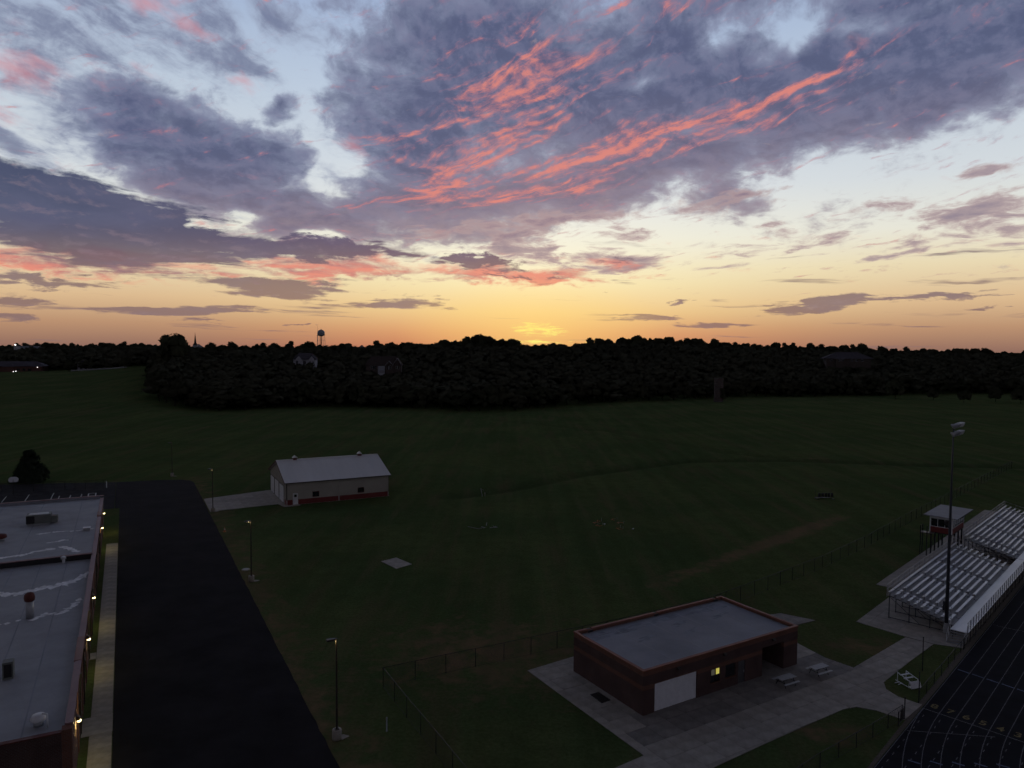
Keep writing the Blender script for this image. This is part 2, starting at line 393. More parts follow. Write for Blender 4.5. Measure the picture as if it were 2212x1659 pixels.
def brick_mat(name, c1, c2, mortar):
    m = bpy.data.materials.new(name); m.use_nodes = True
    t = m.node_tree; b = t.nodes['Principled BSDF']; b.inputs['Roughness'].default_value = 0.9; b.inputs['Specular IOR Level'].default_value = 0.2
    tc = t.nodes.new('ShaderNodeTexCoord'); sp = t.nodes.new('ShaderNodeSeparateXYZ'); t.links.new(tc.outputs['Object'], sp.inputs[0])
    ad = t.nodes.new('ShaderNodeMath'); t.links.new(sp.outputs[0], ad.inputs[0]); t.links.new(sp.outputs[1], ad.inputs[1])
    cb = t.nodes.new('ShaderNodeCombineXYZ'); t.links.new(ad.outputs[0], cb.inputs[0]); t.links.new(sp.outputs[2], cb.inputs[1])
    br = t.nodes.new('ShaderNodeTexBrick'); t.links.new(cb.outputs[0], br.inputs['Vector'])
    br.inputs['Scale'].default_value = 1.0; br.inputs['Brick Width'].default_value = 0.25; br.inputs['Row Height'].default_value = 0.09; br.inputs['Mortar Size'].default_value = 0.01
    br.inputs['Color1'].default_value = (*c1, 1); br.inputs['Color2'].default_value = (*c2, 1); br.inputs['Mortar'].default_value = (*mortar, 1)
    n = t.nodes.new('ShaderNodeTexNoise'); n.inputs['Scale'].default_value = 0.7; n.inputs['Detail'].default_value = 6; t.links.new(tc.outputs['Object'], n.inputs['Vector'])
    mr = t.nodes.new('ShaderNodeMapRange'); mr.inputs[1].default_value = 0.3; mr.inputs[2].default_value = 0.7; mr.inputs[3].default_value = 0.75; mr.inputs[4].default_value = 1.15
    t.links.new(n.outputs[0], mr.inputs[0])
    mx = t.nodes.new('ShaderNodeMix'); mx.data_type = 'RGBA'; mx.blend_type = 'MULTIPLY'; mx.inputs[0].default_value = 1
    t.links.new(br.outputs[0], mx.inputs[6]); t.links.new(mr.outputs[0], mx.inputs[7]); t.links.new(mx.outputs[2], b.inputs['Base Color'])
    bp = t.nodes.new('ShaderNodeBump'); bp.inputs['Strength'].default_value = 0.4; bp.inputs['Distance'].default_value = 0.01
    t.links.new(br.outputs['Fac'], bp.inputs['Height']); bp.invert = True; t.links.new(bp.outputs[0], b.inputs['Normal'])
    return m


def emit_mat(name, rgb, s):
    m = bpy.data.materials.new(name); m.use_nodes = True
    b = m.node_tree.nodes['Principled BSDF']
    b.inputs['Base Color'].default_value = (*rgb, 1); b.inputs['Emission Color'].default_value = (*rgb, 1); b.inputs['Emission Strength'].default_value = s
    return m


def glass_mat(name, rgb=(0.015, 0.018, 0.022)):
    return mat(name, rgb, 0.08, 0.2, 0.8, spec=0.6)


def link_mat(name, cell=0.12, wire=0.065, rgb=(0.012, 0.012, 0.013)):
    """woven wire: a diamond net with open cells"""
    m = bpy.data.materials.new(name); m.use_nodes = True
    t = m.node_tree; b = t.nodes['Principled BSDF']; b.inputs['Base Color'].default_value = (*rgb, 1); b.inputs['Roughness'].default_value = 0.5
    out = [n for n in t.nodes if n.type == 'OUTPUT_MATERIAL'][0]
    tc = t.nodes.new('ShaderNodeUVMap'); sp = t.nodes.new('ShaderNodeSeparateXYZ'); t.links.new(tc.outputs[0], sp.inputs[0])
    def M(op, a, bb=None):
        n = t.nodes.new('ShaderNodeMath'); n.operation = op
        for i, s in enumerate((a, bb)):
            if s is None: continue
            if isinstance(s, (int, float)): n.inputs[i].default_value = s
            else: t.links.new(s, n.inputs[i])
        return n.outputs[0]
    w = []
    for op in ('ADD', 'SUBTRACT'):
        f = M('FRACT', M('DIVIDE', M(op, sp.outputs[0], sp.outputs[1]), cell))
        w.append(M('LESS_THAN', f, wire))
    fac = M('MAXIMUM', w[0], w[1])
    tr = t.nodes.new('ShaderNodeBsdfTransparent'); mx = t.nodes.new('ShaderNodeMixShader')
    t.links.new(fac, mx.inputs[0]); t.links.new(tr.outputs[0], mx.inputs[1]); t.links.new(b.outputs[0], mx.inputs[2]); t.links.new(mx.outputs[0], out.inputs[0])
    return m


M = dict(
    concrete=mat('concrete', (0.31, 0.285, 0.25), 0.9, 0.16, 0.9, bump=0.2, rnd=0.10, coord='Object'),
    concrete_dark=mat('concrete_dark', (0.21, 0.195, 0.178), 0.9, 0.18, 0.9, bump=0.2, rnd=0.12, coord='Object'),
    gravel=mat('gravel', (0.105, 0.088, 0.07), 0.95, 0.25, 6.0, bump=0.4),
    joint=mat('joint', (0.14, 0.13, 0.115), 0.95, 0.2, 2.0),
    asphalt=mat('asphalt', (0.020, 0.019, 0.021), 0.9, 0.22, 0.25, bump=0.3, spec=0.04),
    asphalt_old=mat('asphalt_old', (0.030, 0.029, 0.031), 0.9, 0.3, 0.4, spec=0.04),
    paint=mat('white_paint', (0.62, 0.62, 0.6), 0.7, 0.25, 3.0),
    white_metal=mat('white_metal', (0.62, 0.63, 0.64), 0.45, 0.08, 1.0),
    roof_metal=mat('roof_metal', (0.66, 0.65, 0.625), 0.42, 0.05, 0.35, stretch=(1, 0.15, 0.15), spec=0.4),
    siding=mat('siding', (0.36, 0.34, 0.295), 0.6, 0.06, 0.4),
    red_siding=mat('red_siding', (0.16, 0.03, 0.028), 0.6, 0.1, 0.5),
    membrane=mat('roof_membrane', (0.295, 0.30, 0.315), 0.75, 0.10, 0.28, bump=0.1),
    membrane2=mat('roof_membrane_worn', (0.235, 0.245, 0.275), 0.75, 0.12, 0.22, bump=0.1),
    residue=mat('roof_residue', (0.80, 0.80, 0.81), 0.8, 0.25, 1.5),
    coping=mat('coping_brown', (0.22, 0.115, 0.115), 0.55, 0.1, 0.5),
    coping_red=mat('coping_red', (0.21, 0.075, 0.045), 0.55, 0.1, 0.6),
    brick=brick_mat('brick_red', (0.115, 0.045, 0.034), (0.085, 0.036, 0.030), (0.14, 0.11, 0.1)),
    brick_dark=brick_mat('brick_dark', (0.075, 0.038, 0.033), (0.060, 0.033, 0.030), (0.11, 0.09, 0.085)),
    brick_band=brick_mat('brick_band', (0.16, 0.065, 0.042), (0.13, 0.055, 0.038), (0.15, 0.11, 0.09)),
    galv=mat('galvanised', (0.34, 0.35, 0.36), 0.45, 0.12, 1.0, metal=0.3),
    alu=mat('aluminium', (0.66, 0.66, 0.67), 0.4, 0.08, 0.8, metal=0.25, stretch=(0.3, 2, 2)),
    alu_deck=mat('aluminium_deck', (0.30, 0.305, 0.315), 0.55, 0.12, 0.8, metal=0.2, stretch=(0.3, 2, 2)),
    dark=mat('dark_metal', (0.022, 0.021, 0.022), 0.5, 0.1, 1.0),
    bronze=mat('bronze_pole', (0.045, 0.037, 0.031), 0.45, 0.1, 1.0),
    steel=mat('mast_steel', (0.05, 0.053, 0.064), 0.5, 0.1, 0.6, metal=0.2),
    rtu=mat('unit_grey', (0.14, 0.15, 0.135), 0.6, 0.1, 1.0),
    rust=mat('rust_red', (0.12, 0.035, 0.028), 0.7, 0.2, 2.0),
    glass=glass_mat('dark_glass'),
    track=mat('track_rubber', (0.011, 0.011, 0.016), 0.85, 0.2, 0.5, spec=0.05),
    lane=mat('lane_paint', (0.13, 0.135, 0.16), 0.8, 0.25, 2.0),
    lane_blue=mat('lane_paint_blue', (0.10, 0.14, 0.26), 0.8, 0.25, 2.0),
    number=mat('number_paint', (0.20, 0.16, 0.06), 0.8, 0.25, 2.0),
    plastic=mat('white_plastic', (0.68, 0.70, 0.73), 0.5, 0.06, 2.0),
    board=mat('table_board', (0.40, 0.41, 0.42), 0.6, 0.12, 1.5),
    orange=mat('orange_plastic', (0.55, 0.20, 0.07), 0.6, 0.1, 2.0),
    shingle=mat('shingles_brown', (0.055, 0.042, 0.038), 0.9, 0.2, 1.5),
    shingle_grey=mat('shingles_grey', (0.075, 0.07, 0.085), 0.9, 0.2, 1.5),
    house_white=mat('house_white', (0.36, 0.36, 0.39), 0.8, 0.1, 0.5),
    house_brick=mat('house_brick', (0.11, 0.055, 0.045), 0.85, 0.15, 0.8),
    house_dark=mat('house_brown', (0.075, 0.06, 0.052), 0.85, 0.15, 0.8),
    stone=mat('silo_stone', (0.115, 0.10, 0.092), 0.95, 0.28, 1.2, bump=0.5),
    tank=mat('tank_paint', (0.30, 0.32, 0.36), 0.5, 0.05, 0.1),
    bark=mat('bark', (0.028, 0.022, 0.017), 0.95, 0.3, 2.0),
    net=link_mat('chain_link'),
    net_alu=link_mat('chain_link_alu', 0.12, 0.13, (0.22, 0.22, 0.24)),
    lamp_on=emit_mat('lamp_on', (1.0, 0.86, 0.42), 5.0),
    lamp_dim=emit_mat('lamp_dim', (1.0, 0.82, 0.45), 1.1),
    window_on=emit_mat('window_on', (0.80, 0.70, 0.14), 0.55),
    window_faint=emit_mat('window_faint', (0.34, 0.33, 0.22), 0.10),
    thin_paint=mat('worn_white_paint', (0.34, 0.34, 0.34), 0.7, 0.2, 2.0),
    far_lamp=emit_mat('far_lamp', (1.0, 0.93, 0.9), 4.0),
)


def leaf_normals(m):
    """shade each leaf clump partly by the way its bough faces, as a mass of many small leaves does"""
    t = m.node_tree; b = t.nodes['Principled BSDF']
    a = t.nodes.new('ShaderNodeAttribute'); a.attribute_name = 'outward'
    vt = t.nodes.new('ShaderNodeVectorTransform'); vt.vector_type = 'NORMAL'; vt.convert_from = 'OBJECT'; vt.convert_to = 'WORLD'
    t.links.new(a.outputs['Vector'], vt.inputs[0])
    g = t.nodes.new('ShaderNodeNewGeometry')
    mx = t.nodes.new('ShaderNodeMix'); mx.data_type = 'VECTOR'; mx.inputs[0].default_value = 0.94
    t.links.new(g.outputs['Normal'], mx.inputs[4]); t.links.new(vt.outputs[0], mx.inputs[5])
    nz = t.nodes.new('ShaderNodeVectorMath'); nz.operation = 'NORMALIZE'
    t.links.new(mx.outputs[1], nz.inputs[0]); t.links.new(nz.outputs[0], b.inputs['Normal'])
    return m


def leaf_mat(name, a, b):
    return leaf_normals(mat(name, a, 0.75, 0.0, 0.35, rgb2=b, spec=0.0, rnd=0.15, coord='Object'))


M['leaf_a'] = leaf_mat('leaves_dark', (0.070, 0.075, 0.044), (0.056, 0.060, 0.038))
M['leaf_b'] = leaf_mat('leaves_olive', (0.078, 0.077, 0.048), (0.060, 0.062, 0.040))
M['leaf_c'] = leaf_mat('leaves_conifer', (0.035, 0.048, 0.030), (0.022, 0.030, 0.020))


def net_panel(name, pts, z0, z1, m, parent):
    """one upright sheet of chain link along a list of points"""
    vs, fs, uv = [], [], []
    d = 0.0
    for i, (x, y) in enumerate(pts):
        if i: d += math.hypot(x - pts[i - 1][0], y - pts[i - 1][1])
        vs += [(x, y, z0), (x, y, z1)]; uv += [(d, z0), (d, z1)]
        if i: fs.append((2 * i - 2, 2 * i, 2 * i + 1, 2 * i - 1))
    me = bpy.data.meshes.new(name); me.from_pydata(vs, [], fs); me.materials.append(m)
    ul = me.uv_layers.new(name='UVMap')
    for l in me.loops: ul.data[l.index].uv = uv[l.vertex_index]
    return link(name, me, parent)


def walk(pts, step):
    """points every step metres along a polyline"""
    out, carry = [pts[0]], 0.0
    for (x0, y0), (x1, y1) in zip(pts, pts[1:]):
        L = math.hypot(x1 - x0, y1 - y0); t = step - carry
        while t <= L:
            out.append((x0 + (x1 - x0) * t / L, y0 + (y1 - y0) * t / L)); t += step
        carry = L - (t - step)
    return out


def clip(poly, cell):
    """Sutherland-Hodgman: part of poly inside a convex counter-clockwise cell"""
    out = poly
    for i in range(len(cell)):
        (ax, ay), (bx, by) = cell[i], cell[(i + 1) % len(cell)]
        side = lambda p: (bx - ax) * (p[1] - ay) - (by - ay) * (p[0] - ax)
        src, out = out, []
        for j in range(len(src)):
            p, q = src[j], src[(j + 1) % len(src)]
            sp_, sq = side(p), side(q)
            if sp_ >= 0: out.append(p)
            if sp_ * sq < 0:
                t = sp_ / (sp_ - sq); out.append((p[0] + (q[0] - p[0]) * t, p[1] + (q[1] - p[1]) * t))
        if len(out) < 3: return []
    return out


def area(p):
    return 0.5 * sum(p[i][0] * p[(i + 1) % len(p)][1] - p[(i + 1) % len(p)][0] * p[i][1] for i in range(len(p)))


def paved(name, poly, ang, su, sv, z0=0.02, z1=0.05, off=(0, 0), gap=0.02, pick=None):
    """a concrete surface poured in slabs with open joints; every slab a piece of its own"""
    base = MB().prism(poly, -0.15, z0).build(name, M['joint']); tag(base, kind='structure')
    f = frame(ang); g = frame(-ang)
    loc = [g(*p) for p in poly]
    us = [p[0] for p in loc]; vs_ = [p[1] for p in loc]
    u = math.floor((min(us) - off[0]) / su) * su + off[0]
    n = 0
    while u < max(us):
        v_ = math.floor((min(vs_) - off[1]) / sv) * sv + off[1]
        while v_ < max(vs_):
            h = gap / 2
            c = clip(loc, [(u + h, v_ + h), (u + su - h, v_ + h), (u + su - h, v_ + sv - h), (u + h, v_ + sv - h)])
            if len(c) >= 3 and area(c) > 0.12:
                cx, cy = sum(p[0] for p in c) / len(c), sum(p[1] for p in c) / len(c)
                w = [f(*p) for p in c]; o0 = f(cx, cy)
                mb = MB().prism([(p[0] - o0[0], p[1] - o0[1]) for p in w], z0 - 0.01, z1 + random.uniform(-0.004, 0.004))
                s = mb.build('slab', pick(*o0) if pick else M['concrete'], base); s.location = (o0[0], o0[1], 0)
            v_ += sv
        u += su
    return base

# ------------------------------------------------------------------ terrain
def table(x, rows):
    if x <= rows[0][0]: return rows[0][1]
    for (a, va), (b, vb) in zip(rows, rows[1:]):
        if x <= b: return va + (vb - va) * (x - a) / (b - a)
    return rows[-1][1]


def sstep(a, b, x):
    t = min(1.0, max(0.0, (x - a) / (b - a))); return t * t * (3 - 2 * t)


# bearings are kept as the slope x / y of the line of sight
EDGE = [(-0.72, 640), (-0.51, 600), (-0.495, 560), (-0.482, 345), (-0.40, 334), (-0.26, 364), (-0.13, 362), (-0.07, 343), (0.01, 353), (0.124, 402), (0.25, 437), (0.316, 462), (0.44, 478), (0.51, 482), (0.60, 500), (0.72, 515)]
ZEDGE = [(-0.72, 7.0), (-0.61, 8.0), (-0.55, 10.5), (-0.505, 13.5), (-0.48, 9.0), (-0.44, 2.0), (-0.38, 0.0), (0.72, 0.0)]
SKYL = [(-0.72, 1), (-0.64, 4), (-0.58, 6), (-0.50, 8), (-0.44, 8), (-0.39, 6), (-0.32, 8), (-0.25, 9), (-0.20, 15), (-0.15, 14), (-0.115, 9), (-0.09, 19), (-0.05, 27), (-0.006, 26), (0.008, 14), (0.02, 7), (0.06, 12), (0.085, 6),
        (0.10, 19), (0.155, 31), (0.19, 27), (0.25, 25), (0.29, 18), (0.345, 10), (0.38, 16), (0.405, 13), (0.48, 11), (0.51, 9), (0.57, 5), (0.635, 6), (0.72, 1)]
RIDGE_D = 250.0


def skyline_z(k, y):
    return 30 + table(k, SKYL) / 1565.0 * y


def ridge_z(k):
    s = sum(table(k + d, SKYL) for d in (-0.08, -0.04, 0, 0.04, 0.08)) / 5
    y = table(k, EDGE) + RIDGE_D
    return 30 + s / 1565.0 * y - 16.5


DITCH = [(-12, 145), (0, 153.8), (16, 171.5), (46.9, 194.3), (75.5, 197.2), (109, 190), (134, 188), (175, 190)]
DITCH2 = [(-9, 305), (36.5, 265), (62, 213), (76.4, 199)]
DIRT = [(18, 90), (30, 102), (44, 115), (60, 130)]


def dseg(x, y, pts):
    best = 1e9
    for (ax, ay), (bx, by) in zip(pts, pts[1:]):
        dx_, dy_ = bx - ax, by - ay
        t = max(0, min(1, ((x - ax) * dx_ + (y - ay) * dy_) / (dx_ * dx_ + dy_ * dy_)))
        best = min(best, math.hypot(x - ax - t * dx_, y - ay - t * dy_))
    return best


def terrain(x, y):
    z = 0.0
    if y > 120:
        k = max(-0.75, min(0.75, x / y)); e = table(k, EDGE); ze = table(k, ZEDGE)
        if k < -0.36: z = ze * sstep(210, 600, y)
        r = ridge_z(k)
        if y > e: z = max(z, z + (r - z) * sstep(e - 5, e + RIDGE_D, y))
        z += 0.35 * sstep(210, 300, y) * mnoise.noise(Vector((x * 0.012, y * 0.012, 3.0)))
    if -40 < x < 180 and 130 < y < 320:
        z -= 0.75 * math.exp(-(dseg(x, y, DITCH) / 2.2) ** 2) + 0.45 * math.exp(-(dseg(x, y, DITCH2) / 2.5) ** 2)
    return z


def spaced(lo, hi, fine_lo, fine_hi, fine, grow):
    out = []
    v_, s = fine_lo, fine
    while v_ > lo:
        out.append(v_); v_ -= s; s *= grow
    out.append(lo); out.reverse()
    v_, s = fine_lo + fine, fine
    while v_ < fine_hi:
        out.append(v_); v_ += fine
    while v_ < hi:
        out.append(v_); s *= grow; v_ += s
    return out + [hi]


gx = spaced(-7000, 7000, -130, 150, 2.2, 1.06)
gy = spaced(-4000, 9000, 36, 215, 1.8, 1.035)
gv, gf, soil, ditch_shade = [], [], [], []
LOTEDGE = [SITE(13.6, t_) for t_ in (30, 95, 178)]
for y in gy:
    for x in gx:
        z = terrain(x, y)
        gv.append((x, y, z))
        s = t_ = 0.0
        if -140 < x < 260 and 30 < y < 330:
            s = math.exp(-(dseg(x, y, DIRT) / 2.2) ** 2) * (0.78 + 0.4 * sstep(20, 46, x) - 0.35 * sstep(52, 60, x))
            s = max(s, 0.72 * math.exp(-(dseg(x, y, LOTEDGE) / 4.5) ** 2))
            s = max(s, 0.85 * math.exp(-((x + 2) / 16) ** 2 - ((y - 70) / 12) ** 2), 0.85 * math.exp(-((x - 36) / 5) ** 2 - ((y - 72) / 4) ** 2), 0.9 * math.exp(-((x - 25) / 4.5) ** 2 - ((y - 55.5) / 2.2) ** 2))
            s = max(s, 0.9 * math.exp(-((x - 84) / 9) ** 2 - ((y - 200.5) / 1.3) ** 2))
            t_ = math.exp(-(dseg(x, y, DITCH) / 1.8) ** 2) + 0.8 * math.exp(-(dseg(x, y, DITCH2) / 2.0) ** 2)  # shade of the ditches, with their darker grass, painted along their lines
        soil.append(s); ditch_shade.append(min(1.0, t_))
nx = len(gx)
for j in range(len(gy) - 1):
    for i in range(nx - 1):
        a = j * nx + i; gf.append((a, a + 1, a + nx + 1, a + nx))
gme = bpy.data.meshes.new('ground'); gme.from_pydata(gv, [], gf)
for nm, dat in (('soil', soil), ('ditch_shade', ditch_shade)):
    at_ = gme.attributes.new(nm, 'FLOAT', 'POINT'); at_.data.foreach_set('value', dat)
for p in gme.polygons: p.use_smooth = True

gm = bpy.data.materials.new('grass_ground'); gm.use_nodes = True
T = gm.node_tree; B = T.nodes['Principled BSDF']; B.inputs['Roughness'].default_value = 0.95; B.inputs['Specular IOR Level'].default_value = 0.0
B.inputs['Sheen Weight'].default_value = 0.035; B.inputs['Sheen Roughness'].default_value = 0.6; B.inputs['Sheen Tint'].default_value = (0.5, 0.75, 0.3, 1)
tcn = T.nodes.new('ShaderNodeTexCoord')


def gnoise(scale, detail, rough=0.6, stretch=(1, 1, 1), rot=0.0):
    mp = T.nodes.new('ShaderNodeMapping'); mp.inputs['Scale'].default_value = stretch; mp.inputs['Rotation'].default_value = (0, 0, R(rot))
    T.links.new(tcn.outputs['Object'], mp.inputs[0])
    n = T.nodes.new('ShaderNodeTexNoise'); n.inputs['Scale'].default_value = scale; n.inputs['Detail'].default_value = detail; n.inputs['Roughness'].default_value = rough
    T.links.new(mp.outputs[0], n.inputs['Vector']); return n.outputs[0]


def gmap(s, a, b, c, d):
    n = T.nodes.new('ShaderNodeMapRange'); n.interpolation_type = 'SMOOTHSTEP'
    T.links.new(s, n.inputs[0])
    for i, v_ in enumerate((a, b, c, d)): n.inputs[i + 1].default_value = v_
    return n.outputs[0]


def gmix(f, a, b, mode='MIX'):
    n = T.nodes.new('ShaderNodeMix'); n.data_type = 'RGBA'; n.blend_type = mode
    for i, v_ in ((0, f), (6, a), (7, b)):
        if isinstance(v_, tuple): n.inputs[i].default_value = (*v_, 1)
        elif isinstance(v_, (int, float)): n.inputs[i].default_value = v_
        else: T.links.new(v_, n.inputs[i])
    return n.outputs[2]


def gmath(op, a, b):
    n = T.nodes.new('ShaderNodeMath'); n.operation = op
    for i, v_ in enumerate((a, b)):
        if isinstance(v_, (int, float)): n.inputs[i].default_value = v_
        else: T.links.new(v_, n.inputs[i])
    return n.outputs[0]


def gattr(nm):
    n = T.nodes.new('ShaderNodeAttribute'); n.attribute_name = nm; return n.outputs['Fac']


n1, n2, n3 = gnoise(0.035, 6), gnoise(0.45, 6, 0.7), gnoise(3.0, 4, 0.7)
streak = gnoise(0.25, 5, 0.65, (1.0, 0.14, 1.0), 28 + 20)
mow = gnoise(0.30, 3, 0.5, (1.0, 0.03, 1.0), -34)
c = gmix(gmap(n1, 0.38, 0.62, 0, 1), (0.050, 0.077, 0.029), (0.076, 0.096, 0.036))
c = gmix(gmap(n2, 0.35, 0.72, 0, 0.55), c, (0.040, 0.050, 0.021))
c = gmix(gmap(streak, 0.46, 0.70, 0, 0.6), c, (0.100, 0.078, 0.043))
c = gmix(gmap(n3, 0.3, 0.7, 0.82, 1.16), c, c) if False else c
mul = gmap(n3, 0.3, 0.7, 0.8, 1.18)
c = gmix(1.0, c, mul, 'MULTIPLY')
c = gmix(1.0, c, gmap(mow, 0.36, 0.64, 0.91, 1.08), 'MULTIPLY')
sm = gmap(gmath('ADD', gattr('soil'), gmath('MULTIPLY', gmath('SUBTRACT', n2, 0.5), 2.2)), 0.35, 1.1, 0, 0.85)
c = gmix(sm, c, gmix(gmap(streak, 0.35, 0.65, 0, 1), (0.180, 0.114, 0.070), (0.125, 0.088, 0.054)))
c = gmix(gmath('MULTIPLY', gattr('ditch_shade'), 0.36), c, (0.017, 0.021, 0.012))  # ditch shade put into the grass colour, the hollows barely shade themselves
T.links.new(c, B.inputs['Base Color'])
bp_ = T.nodes.new('ShaderNodeBump'); bp_.inputs['Strength'].default_value = 0.6; bp_.inputs['Distance'].default_value = 0.15
T.links.new(gnoise(1.6, 6, 0.75), bp_.inputs['Height']); T.links.new(bp_.outputs[0], B.inputs['Normal'])
gme.materials.append(gm)
tag(link('ground', gme), kind='structure')

# ------------------------------------------------------------------ paved surfaces
def sheet(name, poly, z, m, kind='structure', parent=None):
    o = MB().prism(poly, z - 0.2, z).build(name, m, parent)
    if parent is None: tag(o, kind=kind)
    return o


S = lambda *pts: [SITE(*p) for p in pts]
W = lambda *pts: [FLD(*p) for p in pts]
lot = sheet('asphalt_road', S((-1.3, 25), (13.1, 25), *[(13.0 + random.uniform(-0.06, 0.06), 25 + 1.4 * i) for i in range(1, 105)], (13.0, 172), (12.6, 174.6), (11.2, 176.6), (8.5, 178.0), (5.0, 178.9), (-2.05, 179.8), (-2.05, 150.9), (-1.3, 150.9)), 0.030, M['asphalt'])
old = sheet('parking_lot', S((-70, 151), (-2.15, 150.9), (-2.15, 179.8), (-12, 183.5), (-24, 187.2), (-70, 190)), 0.026, M['asphalt_old'])
for s_, a, b in ((-21.1, 166, 172.2), (-17.35, 165.6, 172.3), (-13.15, 163.6, 172.1), (-24.9, 166, 172.2), (-28.7, 166, 172.2), (-11.9, 165.3, 168.2), (-10.0, 165, 168), (-8.1, 165.2, 168.4)):
    MB().prism(S((s_ - 0.07, a), (s_ + 0.07, a), (s_ + 0.12, b), (s_ - 0.02, b)), 0.028, 0.031).build('parking_line', M['paint'], old)
for p in (((-6.9, 165.4), (-5.5, 165.4), (-5.5, 165.6), (-6.9, 165.6)), ((-6.9, 168.3), (-5.5, 168.3), (-5.5, 168.5), (-6.9, 168.5)), ((-6.95, 165.6), (-6.78, 165.6), (-6.78, 168.3), (-6.95, 168.3)), ((-5.68, 165.6), (-5.5, 165.6), (-5.5, 168.3), (-5.68, 168.3))):
    MB().prism(S(*p), 0.028, 0.031).build('parking_line', M['paint'], old)
paved('footpath', S((-2.9, 44), (-1.35, 44), (-1.35, 62.95), (-2.9, 62.95)), 28.14, 1.55, 1.55, off=(-2.9, 0.3))
paved('footpath', S((-2.9, 66.15), (-1.35, 66.15), (-1.35, 124), (-2.9, 124)), 28.14, 1.55, 1.55, off=(-2.9, 0.3))
paved('entrance_path', S((-3.45, 63.0), (-1.33, 63.0), (-1.33, 66.1), (-3.45, 66.1)), 28.14, 2.3, 1.6, off=(-3.5, 63))
paved('door_pad', S((-3.45, 78.6), (-2.92, 78.6), (-2.92, 80.2), (-3.45, 80.2)), 28.14, 1.6, 1.7, off=(-3.5, 78.55))
paved('shed_driveway', S((13.2, 140.4), (25.3, 141.4), (25.9, 138.2), (28.9, 138.4), (28.9, 139.45), (26.4, 139.45), (26.4, 156.2), (13.2, 152.6)), 28.14, 3.0, 3.0, off=(13.2, 138.4))
pad = paved('concrete_pad', S((31.2, 96.9), (32.0, 92.7), (34.6, 93.7), (33.7, 97.7)), 28.14, 9, 9, off=(30, 92))
plaza_poly = [(1.64, 66.04), (9.93, 52.06), (7.66, 50.5), (-3, 43.0), (6.0, 44.0), (14.65, 50.58), (19.77, 53.99), (27.88, 59.17), (29.2, 59.6), (30.6, 59.0), (32.1, 57.5), (34.97, 60.05), (33.7, 61.4), (33.35, 62.8), (33.84, 64.19),
              (38.6, 68.6), (43.3, 72.75), (41.4, 74.5), (32.5, 67.14), (30.7, 69.4), (29.46, 72.6), (28.8, 77.2), (31.6, 77.9), (33.9, 79.1), (30.8, 81.2), (24, 79.0), (6.2, 69.2)]
def plaza_slab(x, y):
    # the forecourt between the brick front and the walk is an older, darker pour
    side = (33.0 - 9.9) * (y - 52.0) - (66.2 - 52.0) * (x - 9.9)
    return M['concrete_dark'] if (side > 12 and x > 10.5 and x < 33 and y < 69.5) or y > 75.5 else M['concrete']


paved('concrete_plaza', plaza_poly, 31.2, 2.1, 2.1, off=(0.6, 0.4), pick=plaza_slab)
tag(MB().prism(W((30, 16.45), (160, 16.45), (160, 17.02), (83.2, 17.02), (82.6, 18.0), (80, 17.2), (68, 17.2), (62, 18.3), (50, 21.2), (30, 24))[:4] + W((83.4, 17.02)), -0.1, 0.012).build('gravel_strip', M['gravel']), kind='structure')
paved('bleacher_apron', W((83.3, 27.2), (82.55, 22.0), (82.55, 19.45), (83.4, 17.05), (160, 17.05), (160, 29.9), (98.5, 29.9), (98.5, 27.15)), 46, 3.0, 3.0, off=(83.4, 17.05))
grate = thing('floor_grate', (0, 0, 0), 0, 'dark rectangular grate set in the concrete beside the brick building', 'grate')
gp = [(6.95, 61.4), (7.78, 59.85), (8.62, 60.45), (7.75, 61.9)]
MB().prism(gp, 0.05, 0.062).build('pan', M['dark'], grate)
for i in range(9):
    a = i / 9.0 + 0.03; b = a + 0.05
    L_ = lambda t: (gp[0][0] + (gp[1][0] - gp[0][0]) * t, gp[0][1] + (gp[1][1] - gp[0][1]) * t)
    H_ = lambda t: (gp[3][0] + (gp[2][0] - gp[3][0]) * t, gp[3][1] + (gp[2][1] - gp[3][1]) * t)
    MB().prism([L_(a), L_(b), H_(b), H_(a)], 0.062, 0.075).build('bar', M['bronze'], grate)

# ------------------------------------------------------------------ running track
track = sheet('running_track', W((20, 16.4), (20, -30), (175, -30), (175, 16.4)), 0.026, M['track'])


def ribbon(name, pts, w, z, m, parent):
    vs, fs = [], []
    for i, (x, y) in enumerate(pts):
        a = pts[max(0, i - 1)]; b = pts[min(len(pts) - 1, i + 1)]
        d = math.hypot(b[0] - a[0], b[1] - a[1]) or 1; nx_, ny_ = -(b[1] - a[1]) / d * w / 2, (b[0] - a[0]) / d * w / 2
        vs += [(x + nx_, y + ny_, z), (x - nx_, y - ny_, z)]
        if i: fs.append((2 * i - 2, 2 * i - 1, 2 * i + 1, 2 * i))
    me = bpy.data.meshes.new(name); me.from_pydata(vs, [], fs); me.materials.append(m)
    bm = bmesh.new(); bm.from_mesh(me); bmesh.ops.recalc_face_normals(bm, faces=bm.faces)
    if bm.faces and sum(f.normal.z for f in bm.faces) < 0: bmesh.ops.reverse_faces(bm, faces=bm.faces)
    bm.to_mesh(me); bm.free()
    return link(name, me, parent)


